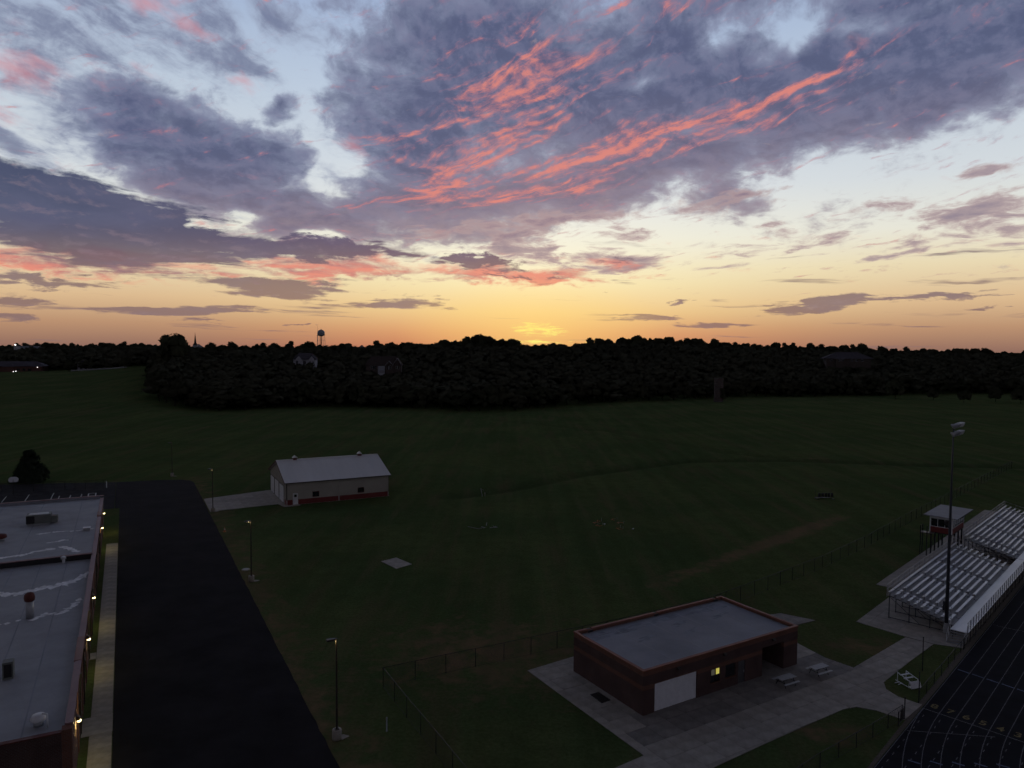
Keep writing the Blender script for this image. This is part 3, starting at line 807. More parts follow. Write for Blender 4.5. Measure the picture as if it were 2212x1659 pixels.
P0 = 66.9
for i in range(9):
    q = 16.3 - 1.19 * i; r = 42.3 - 1.19 * i
    pts = [FLD(160, q), FLD(P0, q)]
    for k in range(1, 19):
        a = k * R(2.5)
        pts.append(FLD(P0 - r * math.sin(a), q - r + r * math.cos(a)))
    ribbon('lane_line', pts, 0.055, 0.031, M['lane'], track)
    if i < 7:      # dashed extension of the straight into the chute
        for d in range(9):
            p = P0 - 1.2 - d * 1.3
            if q - 0.6 < 16.2: ribbon('dash', [FLD(p, q - 0.35), FLD(p - 0.45, q - 0.35)], 0.06, 0.031, M['lane'], track)
ribbon('outer_line', [FLD(P0, 16.33), FLD(30, 16.33)], 0.06, 0.031, M['lane'], track)
ribbon('start_line', [FLD(P0, 16.3), FLD(P0 - 0.8, 3.0)], 0.09, 0.035, M['lane'], track)
ribbon('relay_line', [FLD(62.0, 16.2), FLD(65.8, 11.0)], 0.07, 0.035, M['lane'], track)
ribbon('relay_line', [FLD(93.0, 16.2), FLD(93.4, 8.0)], 0.07, 0.035, M['lane'], track)
for i in range(6):
    q = 16.1 - i * 1.19
    ribbon('exchange_mark', [FLD(77.5 - i * 0.2, q), FLD(77.3 - i * 0.2, q - 0.95)], 0.18, 0.035, M['lane_blue'], track)
    if i < 5: ribbon('exchange_mark', [FLD(57.5 + i * 1.0, q - 1.2), FLD(57.6 + i * 1.0, q - 2.0)], 0.16, 0.035, M['lane_blue'], track)
for i, ch in enumerate('876543'):
    cu = bpy.data.curves.new('lane_number', 'FONT'); cu.body = ch; cu.size = 1.15; cu.align_x = 'CENTER'; cu.align_y = 'CENTER'; cu.extrude = 0.001; cu.offset = 0.012
    cu.materials.append(M['number'])
    o = bpy.data.objects.new('lane_number', cu); COL.objects.link(o); o.parent = track
    w = FLD(67.9 - 0.1 * i, 15.72 - 1.19 * i); o.location = (w[0], w[1], 0.036); o.rotation_euler = (0, 0, R(46 - 90))

# ------------------------------------------------------------------ school (flat roofed, brick, left)
school = thing('school_building', (*SITE(-3.5, 54.3), 0), R(28.14), 'long flat roofed brick school building with lit wall lamps beside the asphalt', 'building')
YS, YE = 44.8, 81.2          # step between the two roofs, far end
MB().box(-45, -0.25, 0.25, YS, 0, 4.5).build('wall', M['brick_dark'], school)
MB().box(-45, -0.25, YS + 0.01, YE - 0.25, 0, 4.95).build('wall', M['brick_dark'], school)
MB().box(-0.25, 0, 0.7, YE, 0, 4.9).build('east_wall', M['brick'], school)
for y in [6.5, 12.5, 19, 30, 39, 52, 63, 74]:
    MB().box(0.0, 0.06, y, y + 0.55, 0, 4.85).build('pilaster', M['brick_band'], school)
MB().box(-0.55, 0.04, 0.0, 0.7, 0, 4.93).build('corner_pier', M['brick_band'], school)
MB().box(-45, -0.56, 0.0, 0.249, 0, 4.75).build('south_wall', M['brick_dark'], school)
MB().box(-44.7, -0.3, 0.30, YS - 0.25, 4.5, 4.54).build('lower_roof', M['membrane'], school)
MB().box(-44.7, -0.3, YS + 0.3, YE - 0.35, 4.95, 4.99).build('upper_roof', M['membrane'], school)
MB().box(-45, -0.3, YS - 0.22, YS, 4.5, 5.12).build('roof_step', M['dark'], school)
MB().box(-45, -0.3, YS - 0.24, YS + 0.3, 5.12, 5.20).build('step_coping', M['coping'], school)
MB().box(-0.40, 0.09, 0.7, 11.5, 4.93, 5.03).build('coping', M['coping'], school)
MB().box(-0.40, 0.09, 16.8, 66.5, 4.93, 5.03).build('coping', M['coping'], school)
MB().box(-0.45, 0.10, 11.5, 16.8, 4.93, 5.06).build('coping', M['coping_red'], school)
MB().box(-0.45, 0.10, 66.5, 69.5, 4.93, 5.16).build('coping', M['coping_red'], school)
MB().box(-0.40, 0.09, 69.5, YE, 4.93, 5.03).build('coping', M['coping'], school)
MB().box(-0.40, -0.3, 0.7, YE, 4.5, 4.92).build('parapet_lining', M['membrane2'], school)
MB().box(-45, -0.41, YE - 0.34, YE, 4.95, 5.36).build('far_parapet', M['membrane2'], school)
MB().box(-45, 0.10, YE - 0.40, YE + 0.06, 5.36, 5.44).build('far_coping', M['coping'], school)
MB().box(-45, -0.56, -0.06, 0.34, 4.76, 4.84).build('south_coping', M['rust'], school)
# seams of the roofing sheets
for i in range(1, 15):
    x = -0.3 - i * 2.6
    MB().box(x, x + 0.10, 0.35, YS - 0.3, 4.54, 4.552).build('roof_seam', M['membrane2'], school)
    if i % 2: MB().box(x, x + 0.10, YS + 0.35, YE - 0.4, 4.99, 5.002).build('roof_seam', M['membrane2'], school)
# pale drying marks left by standing water
rr = random.Random(4)


def residue(pts, z, w):
    """a broken chain of irregular pale flakes along a line on the roof"""
    for (x0, y0), (x1, y1) in zip(pts, pts[1:]):
        n = max(2, int(math.hypot(x1 - x0, y1 - y0) / 0.26))
        for i in range(n):
            if rr.random() < 0.12: continue
            t = (i + rr.random()) / n
            cx, cy = x0 + (x1 - x0) * t + rr.gauss(0, 0.05), y0 + (y1 - y0) * t + rr.gauss(0, 0.12)
            k = rr.randint(6, 9); ex, ey = rr.uniform(0.2, 0.55), 1.9 * w * rr.uniform(0.3, 1.2); rt = rr.uniform(-0.5, 0.5)
            poly = []
            for j in range(k):
                a = 2 * math.pi * j / k; q = rr.uniform(0.55, 1.15)
                u_, v_ = ex * q * math.cos(a), ey * q * math.sin(a)
                poly.append((cx + u_ * math.cos(rt) - v_ * math.sin(rt), cy + u_ * math.sin(rt) + v_ * math.cos(rt)))
            MARK.prism(poly, z, z + 0.006 + rr.random() * 0.004)


MARK = MB()
residue([(-0.6, 38.5), (-1.2, 36.5), (-2.6, 35.2), (-4.5, 34.6), (-6.6, 33.9), (-8.6, 34.6), (-11, 35.2)], 4.545, 0.5)
residue([(-0.9, 29.5), (-1.4, 27), (-2.2, 25.5), (-3.6, 25.8), (-4.4, 24.6)], 4.545, 0.22)
residue([(-5.5, 25.0), (-7.0, 24.6), (-8.4, 24.8)], 4.545, 0.22)
residue([(-1.9, 46.8), (-2.8, 48.8), (-3.8, 50.2)], 4.995, 0.32)
residue([(-4.6, 49.6), (-6.4, 49.2), (-7.6, 48.0), (-9.2, 47.9), (-11, 47.2)], 4.995, 0.32)
residue([(-0.8, 58.6), (-3.0, 58.6), (-5.2, 59.0), (-7.0, 58.6)], 4.995, 0.16)
residue([(-3.2, 53.8), (-5.6, 53.0)], 4.995, 0.15)
mk = MARK.build('water_marks', M['residue'], school); tag(mk, kind='stuff')
# equipment on the roofs
u = MB().box(-8.9, -6.0, 64.6, 66.6, 5.15, 6.35).build('rooftop_unit', M['rtu'], school, bevel=0.03)
MB().box(-8.9, -7.9, 64.56, 64.6, 5.25, 6.25).build('intake_grille', M['dark'], u)
MB().extr([(64.7, 5.2), (66.4, 5.2), (66.0, 6.0), (65.1, 6.0)], 'x', -5.99, -5.2).build('hood', M['rtu'], u)
MB().box(-8.8, -6.1, 64.7, 66.5, 4.99, 5.15).build('curb', M['galv'], u)
MB().box(-8.6, -6.3, 65.0, 66.2, 6.35, 6.39).build('fan_cover', M['galv'], u)
c_ = MB().box(-1.8, -1.0, 57.8, 58.6, 4.99, 5.35).build('roof_curb', M['galv'], school)
MB().box(-1.85, -0.95, 57.75, 58.65, 5.35, 5.40).build('lid', M['white_metal'], c_)
c_ = MB().lathe([(0.16, 4.54), (0.16, 5.05)], 12, (-3.2, 44.0)).build('vent_pipe', M['white_metal'], school, True)
MB().lathe([(0.28, 5.05), (0.28, 5.25), (0.1, 5.36)], 12, (-3.2, 44.0)).build('cap', M['white_metal'], c_, True)
c_ = MB().lathe([(0.33, 4.54), (0.33, 6.15)], 18, (-4.7, 25.4)).build('exhaust_stack', M['galv'], school, True)
MB().lathe([(0.30, 6.10), (0.42, 6.22), (0.46, 6.50), (0.40, 6.78), (0.24, 6.94), (0.05, 7.0)], 18, (-4.7, 25.4)).build('cap', M['rust'], c_, True)
c_ = MB().lathe([(0.30, 4.54), (0.30, 4.85)], 16, (-2.0, 2.3)).build('exhaust_fan', M['galv'], school, True)
MB().lathe([(0.34, 4.85), (0.46, 4.92), (0.46, 5.12), (0.36, 5.28), (0.1, 5.34)], 16, (-2.0, 2.3)).build('fan_dome', M['white_metal'], c_, True)
MB().tube((-1.45, 1.75, 4.54), (-1.45, 1.75, 5.45), 0.055).tube((-1.45, 1.75, 5.45), (-1.75, 1.85, 5.50), 0.055).build('gooseneck_pipe', M['white_metal'], school, True)
c_ = MB().box(-5.1, -4.4, 11.3, 12.1, 4.54, 5.85).build('roof_vent', M['rtu'], school, bevel=0.02)
MB().box(-5.0, -4.5, 11.28, 11.3, 4.7, 5.7).build('louvre', M['dark'], c_)
c_ = MB().lathe([(0.5, 4.99), (0.5, 5.3)], 16, (-10.9, 57.0)).build('exhaust_fan', M['galv'], school, True)
MB().lathe([(0.55, 5.3), (0.75, 5.4), (0.7, 5.75), (0.2, 5.9)], 16, (-10.9, 57.0)).build('fan_dome', M['rust'], c_, True)
# east wall: lit wall lamps, downspouts, windows and doors
for y, z in ((76.7, 3.5), (66.2, 3.5), (33.0, 3.5), (20.7, 3.5), (4.5, 3.5)):
    l = MB().extr([(0.0, z + 0.22), (0.0, z - 0.12), (0.26, z - 0.10), (0.30, z + 0.05), (0.12, z + 0.22)], 'y', y - 0.16, y + 0.16).build('wall_lamp', M['bronze'], school)
    MB().lathe([(0.03, z - 0.26), (0.12, z - 0.24), (0.15, z - 0.15), (0.12, z - 0.115)], 10, (0.2, y)).build('bulb', M['lamp_on'], l, True)
    ld = bpy.data.lights.new('lamp_light', 'POINT'); ld.energy = 62; ld.color = (1.0, 0.84, 0.32); ld.shadow_soft_size = 0.12
    lo_ = bpy.data.objects.new('lamp_light', ld); COL.objects.link(lo_); lo_.parent = l; lo_.location = (0.30, y, z - 0.42)
for y in (9.3, 14.6, 24.5, 31.2, 45.3, 56.5):
    MB().box(0.001, 0.11, y, y + 0.11, 0.05, 4.5).build('downspout', M['bronze'], school)
    MB().box(-0.02, 0.19, y - 0.07, y + 0.18, 4.5, 4.8).build('scupper_box', M['bronze'], school)
for y in (8.2, 17.0, 22.6, 28, 36.5, 41.5, 48.5, 60):
    w_ = MB().box(-0.02, 0.03, y, y + 1.3, 1.1, 2.9).build('window', M['dark'], school)
    MB().box(0.03, 0.04, y + 0.07, y + 0.62, 1.17, 2.83).build('pane', M['glass'], w_)
    MB().box(0.03, 0.04, y + 0.68, y + 1.23, 1.17, 2.83).build('pane', M['glass'], w_)
for y in (9.9, 24.9 - 0.3):
    d_ = MB().box(-0.02, 0.035, y, y + 1.05, 0.02, 2.15).build('door', M['bronze'], school)
    MB().box(0.035, 0.08, y + 0.88, y + 0.93, 0.95, 1.15).build('handle', M['galv'], d_)

# ------------------------------------------------------------------ metal storage shed
LX, LY, EV, RG = 20.0, 16.8, 4.45, 7.35
shed = thing('storage_shed', (*SITE(26.5, 139.5), 0), R(28.14), 'tan metal storage shed with pale gable roof and red wainscot on the grass', 'shed')
MB().extr([(0, 0), (LY, 0), (LY, EV), (LY / 2, RG - 0.1), (0, EV)], 'x', 0.0, LX).build('wall', M['siding'], shed)
rb = MB()
for i in range(66):
    x = 0.15 + i * 0.3
    rb.box(x, x + 0.05, -0.022, -0.002, 1.0, EV)
for i in range(55):
    y = 0.15 + i * 0.3; zt = EV + (RG - 0.1 - EV) * (1 - abs(y - LY / 2) / (LY / 2))
    rb.box(-0.022, -0.002, y, y + 0.05, 1.0, zt)
tag(rb.build('siding_ribs', M['siding'], shed), kind='stuff')
for nm, bx_ in (('wainscot', (-0.02, 1.13, -0.035, -0.024, 0.05, 1.0)), ('wainscot', (2.17, LX + 0.02, -0.035, -0.024, 0.05, 1.0)), ('wainscot', (-0.035, -0.024, 0.0, 1.6, 0.05, 1.0)), ('wainscot', (LX, LX + 0.03, 0, LY, 0.05, 1.0)),
                ('wainscot', (-0.035, -0.024, 16.75, LY, 0.05, 1.0))):
    MB().box(*bx_).build(nm, M['red_siding'], shed)
ov = 0.45
sl = (RG - EV) / (LY / 2)
for sgn in (0, 1):
    f = (lambda y: y) if sgn == 0 else (lambda y: LY - y)
    r_ = MB().extr([(f(-ov), EV - sl * ov), (f(LY / 2), RG), (f(LY / 2), RG + 0.06), (f(-ov), EV - sl * ov + 0.06)], 'x', -0.4, LX + 0.4).build('roof_slope', M['roof_metal'], shed)
    sm_ = MB()
    for i in range(46):
        x = -0.3 + i * 0.455
        sm_.extr([(f(-ov), EV - sl * ov + 0.06), (f(LY / 2 - 0.1), RG + 0.045), (f(LY / 2 - 0.1), RG + 0.075), (f(-ov), EV - sl * ov + 0.09)], 'x', x, x + 0.04)
    tag(sm_.build('roof_ribs', M['roof_metal'], r_), kind='stuff')
    for x in (-0.43, LX + 0.40):
        MB().extr([(f(-ov), EV - sl * ov - 0.12), (f(LY / 2), RG - 0.12), (f(LY / 2), RG + 0.08), (f(-ov), EV - sl * ov + 0.08)], 'x', x, x + 0.03).build('rake_trim', M['rust'], shed)
    MB().box(-0.4, LX + 0.4, f(-ov) - (0.1 if sgn == 0 else 0), f(-ov) + (0 if sgn == 0 else 0.1), EV - sl * ov - 0.10, EV - sl * ov + 0.03).build('gutter', M['bronze'], shed)
MB().box(-0.4, LX + 0.4, LY / 2 - 0.2, LY / 2 + 0.2, RG + 0.05, RG + 0.10).build('ridge_cap', M['roof_metal'], shed)
for x in (3.27, 16.5):
    cp = MB().box(x - 0.36, x + 0.36, LY / 2 - 0.36, LY / 2 + 0.36, RG - 0.05, RG + 0.42).build('cupola', M['rust'], shed)
    MB().add([(x - 0.5, LY / 2 - 0.5, RG + 0.42), (x + 0.5, LY / 2 - 0.5, RG + 0.42), (x + 0.5, LY / 2 + 0.5, RG + 0.42), (x - 0.5, LY / 2 + 0.5, RG + 0.42), (x, LY / 2, RG + 0.92)],
             [(0, 3, 2, 1), (0, 1, 4), (1, 2, 4), (2, 3, 4), (3, 0, 4)]).build('cupola_roof', M['roof_metal'], cp)
d_ = MB().box(1.18, 2.12, -0.06, -0.024, 0.08, 2.2).build('door', M['white_metal'], shed)
MB().box(1.42, 1.88, -0.07, -0.06, 1.48, 1.98).build('door_pane', M['glass'], d_)
MB().tube((1.98, -0.11, 1.0), (1.98, -0.06, 1.0), 0.035).build('handle', M['galv'], d_)
for x in (4.84, 13.68):
    w_ = MB().box(x, x + 1.3, -0.05, -0.024, 1.22, 2.27).build('window', M['rust'], shed)
    MB().box(x + 0.08, x + 0.62, -0.056, -0.05, 1.3, 2.19).build('pane', M['glass'], w_)
    MB().box(x + 0.68, x + 1.22, -0.056, -0.05, 1.3, 2.19).build('pane', M['glass'], w_)
for x in (0.02, 9.9, 19.86):
    MB().box(x, x + 0.1, -0.12, -0.04, 1.0, EV - 0.2).build('downspout', M['bronze'] if x < 1 else M['siding'], shed)
    MB().box(x, x + 0.1, -0.12, -0.04, 0.05, 0.99).build('downspout_foot', M['white_metal'], shed)
for y0, y1, zt in ((12.15, 16.45, 3.5), (7.35, 11.85, 3.5), (2.2, 6.9, 3.4)):
    d_ = MB().box(-0.05, -0.024, y0 + 0.14, y1 - 0.14, 0.05, zt - 0.14).build('overhead_door', M['white_metal'], shed)
    for k in range(1, 6):
        z = 0.05 + k * (zt - 0.19) / 6
        MB().box(-0.054, -0.05, y0 + 0.14, y1 - 0.14, z - 0.012, z + 0.012).build('panel_joint', M['siding'], d_)
    for a, b, c0, c1 in ((y0, y0 + 0.14, 0.05, zt), (y1 - 0.14, y1, 0.05, zt), (y0 + 0.14, y1 - 0.14, zt - 0.14, zt)):
        MB().box(-0.08, -0.024, a, b, c0, c1).build('door_frame', M['bronze'], shed)
for x, y in ((-0.03, -0.03), (LX - 0.06, -0.03)):
    MB().box(x, x + 0.09, y - 0.012, y + 0.09, 1.0, EV).build('corner_trim', M['bronze'], shed)

# ------------------------------------------------------------------ brick concession building
BL, BD, BH = 19.3, 9.6, 3.80
con = thing('concession_building', (10.88, 57.79, 0), R(31.2), 'low red brick concession building with white garage door and one lit window', 'building')
R0, R1 = 14.35, 17.35        # recessed entrance
OPEN = [(1.25, 6.07, 0.0, 2.42), (7.7, 8.9, 0.92, 2.1), (9.57, 10.82, 0.98, 2.13), (11.17, 12.1, 0.0, 2.1), (R0, R1, 0.0, 2.66)]


def wall_rows(z0, z1, m, name):
    x = 0.0
    for a, b, c0, c1 in OPEN:
        if c0 < z1 and c1 > z0:
            if a > x: MB().box(x, a, 0, 0.3, z0, z1).build(name, m, con)
            if c0 > z0: MB().box(a, b, 0, 0.3, z0, c0).build(name, m, con)
            if c1 < z1: MB().box(a, b, 0, 0.3, c1, z1).build(name, m, con)
            x = b
    MB().box(x, BL, 0, 0.3, z0, z1).build(name, m, con)
    MB().box(0, 0.3, 0.3, BD - 0.3, z0, z1).build(name, m, con)
    MB().box(BL - 0.3, BL, 0.3, BD - 0.3, z0, z1).build(name, m, con)
    MB().box(0, BL, BD - 0.3, BD, z0, z1).build(name, m, con)


wall_rows(0, 2.12, M['brick_dark'], 'lower_wall')
wall_rows(2.12, 2.50, M['brick_band'], 'band_course')
wall_rows(2.50, 3.30, M['brick_dark'], 'upper_wall')
wall_rows(3.30, 3.70, M['brick_band'], 'top_course')
MB().box(0.3, BL - 0.3, 0.3, BD - 0.3, 3.40, 3.50).build('roof', M['membrane2'], con)
MB().box(-0.05, BL + 0.05, -0.05, 0.24, 3.70, BH).build('coping', M['coping_red'], con)
MB().box(-0.05, 0.24, 0.24, BD - 0.24, 3.70, BH).build('coping', M['coping_red'], con)
MB().box(BL - 0.24, BL + 0.05, 0.24, BD - 0.24, 3.70, BH).build('coping', M['coping_red'], con)
for a, b in ((-0.05, 1.4), (1.95, 9.6), (10.15, 17.9), (18.45, BL + 0.05)):
    MB().box(a, b, BD - 0.24, BD + 0.05, 3.70, BH).build('coping', M['coping_red'], con)
for x in (1.4, 9.6, 17.9):
    sc_ = MB().box(x, x + 0.55, BD - 0.36, BD + 0.12, 3.5, 3.68).build('scupper', M['dark'], con)
    MB().box(x + 0.05, x + 0.5, BD + 0.12, BD + 0.32, 3.1, 3.66).build('scupper_box', M['bronze'], sc_)
for x in (4.0, 8.0, 12.0, 16.0):
    MB().box(x, x + 0.08, 0.31, BD - 0.31, 3.50, 3.508).build('roof_seam', M['membrane'], con)
# ponding stain along the low back edge of the roof
st_ = MB(); rr = random.Random(9)
for i in range(60):
    x = rr.uniform(1.2, 17.5); y = BD - rr.uniform(0.9, 2.0); k = 8
    ex, ey = rr.uniform(0.4, 1.3), rr.uniform(0.08, 0.3)
    st_.prism([(x + ex * rr.uniform(.6, 1.1) * math.cos(2 * math.pi * j / k), min(BD - 0.4, y + ey * rr.uniform(.6, 1.1) * math.sin(2 * math.pi * j / k))) for j in range(k)], 3.501, 3.503 + rr.random() * 0.004)
for x0, x1, yy in ((4, 6.3, 5.2), (7.5, 12.5, 4.2), (9.5, 11.5, 6.4), (14.5, 17, 6)):
    for i in range(14):
        x = rr.uniform(x0, x1); y = yy + (x - x0) * 0.25 + rr.gauss(0, 0.18); k = 8; ex, ey = rr.uniform(0.2, 0.6), rr.uniform(0.05, 0.14)
        st_.prism([(x + ex * rr.uniform(.6, 1.1) * math.cos(2 * math.pi * j / k), y + ey * rr.uniform(.6, 1.1) * math.sin(2 * math.pi * j / k)) for j in range(k)], 3.501, 3.503 + rr.random() * 0.004)
tag(st_.build('ponding_stain', mat('ponding', (0.185, 0.20, 0.235), 0.7, 0.2, 1.0), con), kind='stuff')
g_ = MB().box(1.25, 6.07, 0.10, 0.16, 0.05, 2.42).build('garage_door', M['plastic'], con)
for k in range(1, 9):
    z = 0.05 + k * 2.37 / 9
    MB().box(1.27, 6.05, 0.085, 0.10, z - 0.22, z - 0.03).build('slat', M['plastic'], g_)
for (a, b, c0, c1), lit in ((OPEN[1], True), (OPEN[2], False)):
    w_ = MB().box(a, b, 0.08, 0.14, c0, c1).build('window', M['dark'], con)
    mid = (a + b) / 2
    for x0, x1, on in ((a + 0.06, mid - 0.03, 0), (mid + 0.03, b - 0.06, 1)):
        zc = 1.52
        MB().box(x0 + (0.12 if lit else 0), x1, 0.06, 0.08, zc + 0.03, c1 - 0.05).build('pane', ((M['window_on'] if on else M['window_faint']) if lit else M['glass']), w_)
        MB().box(x0, x1, 0.06, 0.08, c0 + 0.05, zc - 0.03).build('pane', M['glass'], w_)
    MB().box(a - 0.05, b + 0.05, -0.06, 0.12, c0 - 0.07, c0).build('sill', M['brick_band'], w_)
d_ = MB().box(11.17, 12.1, 0.08, 0.14, 0.05, 2.1).build('door', mat('door_grey', (0.07, 0.07, 0.075), 0.6), con)
MB().box(11.95, 12.0, 0.02, 0.08, 0.95, 1.15).build('handle', M['galv'], d_)
MB().box(R0, R1, 2.6, 2.7, 0, 2.66).build('recess_wall', M['brick_dark'], con)
MB().box(R0 - 0.2, R0, 0.3, 2.7, 0, 2.66).build('recess_wall', M['brick_dark'], con)
MB().box(R1, R1 + 0.2, 0.3, 2.7, 0, 2.66).build('recess_wall', M['brick_dark'], con)
MB().box(R0, R1, 0.3, 2.6, 2.66, 2.74).build('recess_ceiling', M['dark'], con)
d_ = MB().box(R0 + 0.5, R0 + 1.5, 2.54, 2.6, 0.05, 2.1).build('door', M['bronze'], con)
MB().box(R0 + 1.35, R0 + 1.4, 2.5, 2.54, 0.95, 1.15).build('handle', M['galv'], d_)
for x in (3.83, 9.37, 15.8):
    l = MB().extr([(0.0, 3.3), (0.0, 3.08), (-0.2, 3.10), (-0.22, 3.2), (-0.1, 3.3)], 'x', x - 0.16, x + 0.16).build('wall_lamp', M['bronze'], con)

# ------------------------------------------------------------------ press box on stilts
pb = thing('press_box', (*FLD(119.0, 26.1), 0), R(46), 'small press box on dark stilts with red base and white window frames', 'press box')
PW, PD, Z0, Z1 = 6.8, 2.95, 3.3, 5.75
for x in (0.2, 2.3, 4.5, 6.6):
    for y in (0.2, PD - 0.2):
        MB().box(x - 0.09, x + 0.09, y - 0.09, y + 0.09, 0.04, Z0).build('leg', M['dark'], pb)
for y in (0.2, PD - 0.2):
    MB().tube((0.2, y, 0.4), (2.3, y, 2.9), 0.04, n=6).build('brace', M['dark'], pb)
    MB().tube((6.6, y, 0.4), (4.5, y, 2.9), 0.04, n=6).build('brace', M['dark'], pb)
MB().box(0, PW, 0, PD, Z0, Z0 + 0.15).build('floor', M['dark'], pb)
MB().box(0, PW, 0, PD, Z0 + 0.15, Z0 + 1.0).build('lower_wall', M['red_siding'], pb)
MB().box(0.12, PW - 0.12, 0.12, PD - 0.12, Z0 + 1.0, Z1 - 0.05).build('interior', mat('interior_dark', (0.03, 0.03, 0.032), 0.9), pb)
MB().box(0, PW, 0, PD, Z1 - 0.3, Z1).build('header', M['white_metal'], pb)
for (x, y) in ((0, 0), (PW - 0.12, 0), (0, PD - 0.12), (PW - 0.12, PD - 0.12)):
    MB().box(x - 0.004, x + 0.124, y - 0.004, y + 0.124, Z0 + 0.1, Z1 - 0.3).build('corner_post', M['white_metal'], pb)
for x0 in (0.12, 1.45, 2.78, 4.11, 5.44):
    w_ = MB().box(x0 + 0.04, x0 + 1.2, 0.03, 0.06, Z0 + 1.06, Z1 - 0.32).build('pane', M['glass'], pb)
    MB().box(x0 + 1.22, x0 + 1.30, -0.002, 0.09, Z0 + 1.0, Z1 - 0.3).build('mullion', M['white_metal'], pb)
for y0 in (0.12, 1.03, 1.94):
    MB().box(0.03, 0.06, y0 + 0.04, y0 + 0.84, Z0 + 1.06, Z1 - 0.32).build('pane', M['glass'], pb)
    MB().box(-0.002, 0.09, y0 + 0.85, y0 + 0.91, Z0 + 1.0, Z1 - 0.3).build('mullion', M['white_metal'], pb)
MB().box(-0.006, PW + 0.006, -0.02, 0.0, Z0 + 0.96, Z0 + 1.04).build('sill', M['white_metal'], pb)
MB().box(-0.02, -0.004, 0, PD, Z0 + 0.96, Z0 + 1.04).build('sill', M['white_metal'], pb)
MB().extr([(-0.75, Z1 + 0.02), (PD + 0.7, Z1 + 0.12), (PD + 0.7, Z1 + 0.24), (-0.75, Z1 + 0.14)], 'x', -0.6, PW + 2.0).build('roof', M['shingle_grey'] if False else M['membrane'], pb)
MB().extr([(-0.77, Z1 - 0.02), (-0.75, Z1 - 0.02), (-0.75, Z1 + 0.16), (-0.77, Z1 + 0.16)], 'x', -0.6, PW + 2.0).build('fascia', M['dark'], pb)
sp_ = MB().box(-0.42, -0.02, 0.5, 0.95, Z1 - 1.0, Z1 - 0.42).build('loudspeaker', M['dark'], pb)
MB().box(-1.3, -0.02, 2.2, 3.9, Z0 + 0.02, Z0 + 0.12).build('landing', M['bronze'], pb)
for x, y in ((-1.2, 3.8), (-0.1, 3.8), (-1.2, 2.95)):
    MB().box(x - 0.06, x + 0.06, y - 0.06, y + 0.06, 0.0, Z0 + 1.1).build('landing_post', M['dark'], pb)
for z in (0.6, 1.1):
    MB().tube((-1.2, 3.8, Z0 + z), (-0.1, 3.8, Z0 + z), 0.03, n=6).build('handrail', M['dark'], pb)

# ------------------------------------------------------------------ bleachers
NROW, RUN, RISE, DECK0 = 10, 0.655, 0.178, 1.05
SEG = [(0.0, 2.3), (3.2, 10.4), (11.3, 18.1), (19.0, 26.2), (27.1, 29.4)]


BRACKET = MB().box(0, 0.05, 0, 0.06, 0, 0.38).mesh('bracket'); BRACKET.materials.append(M['galv'])


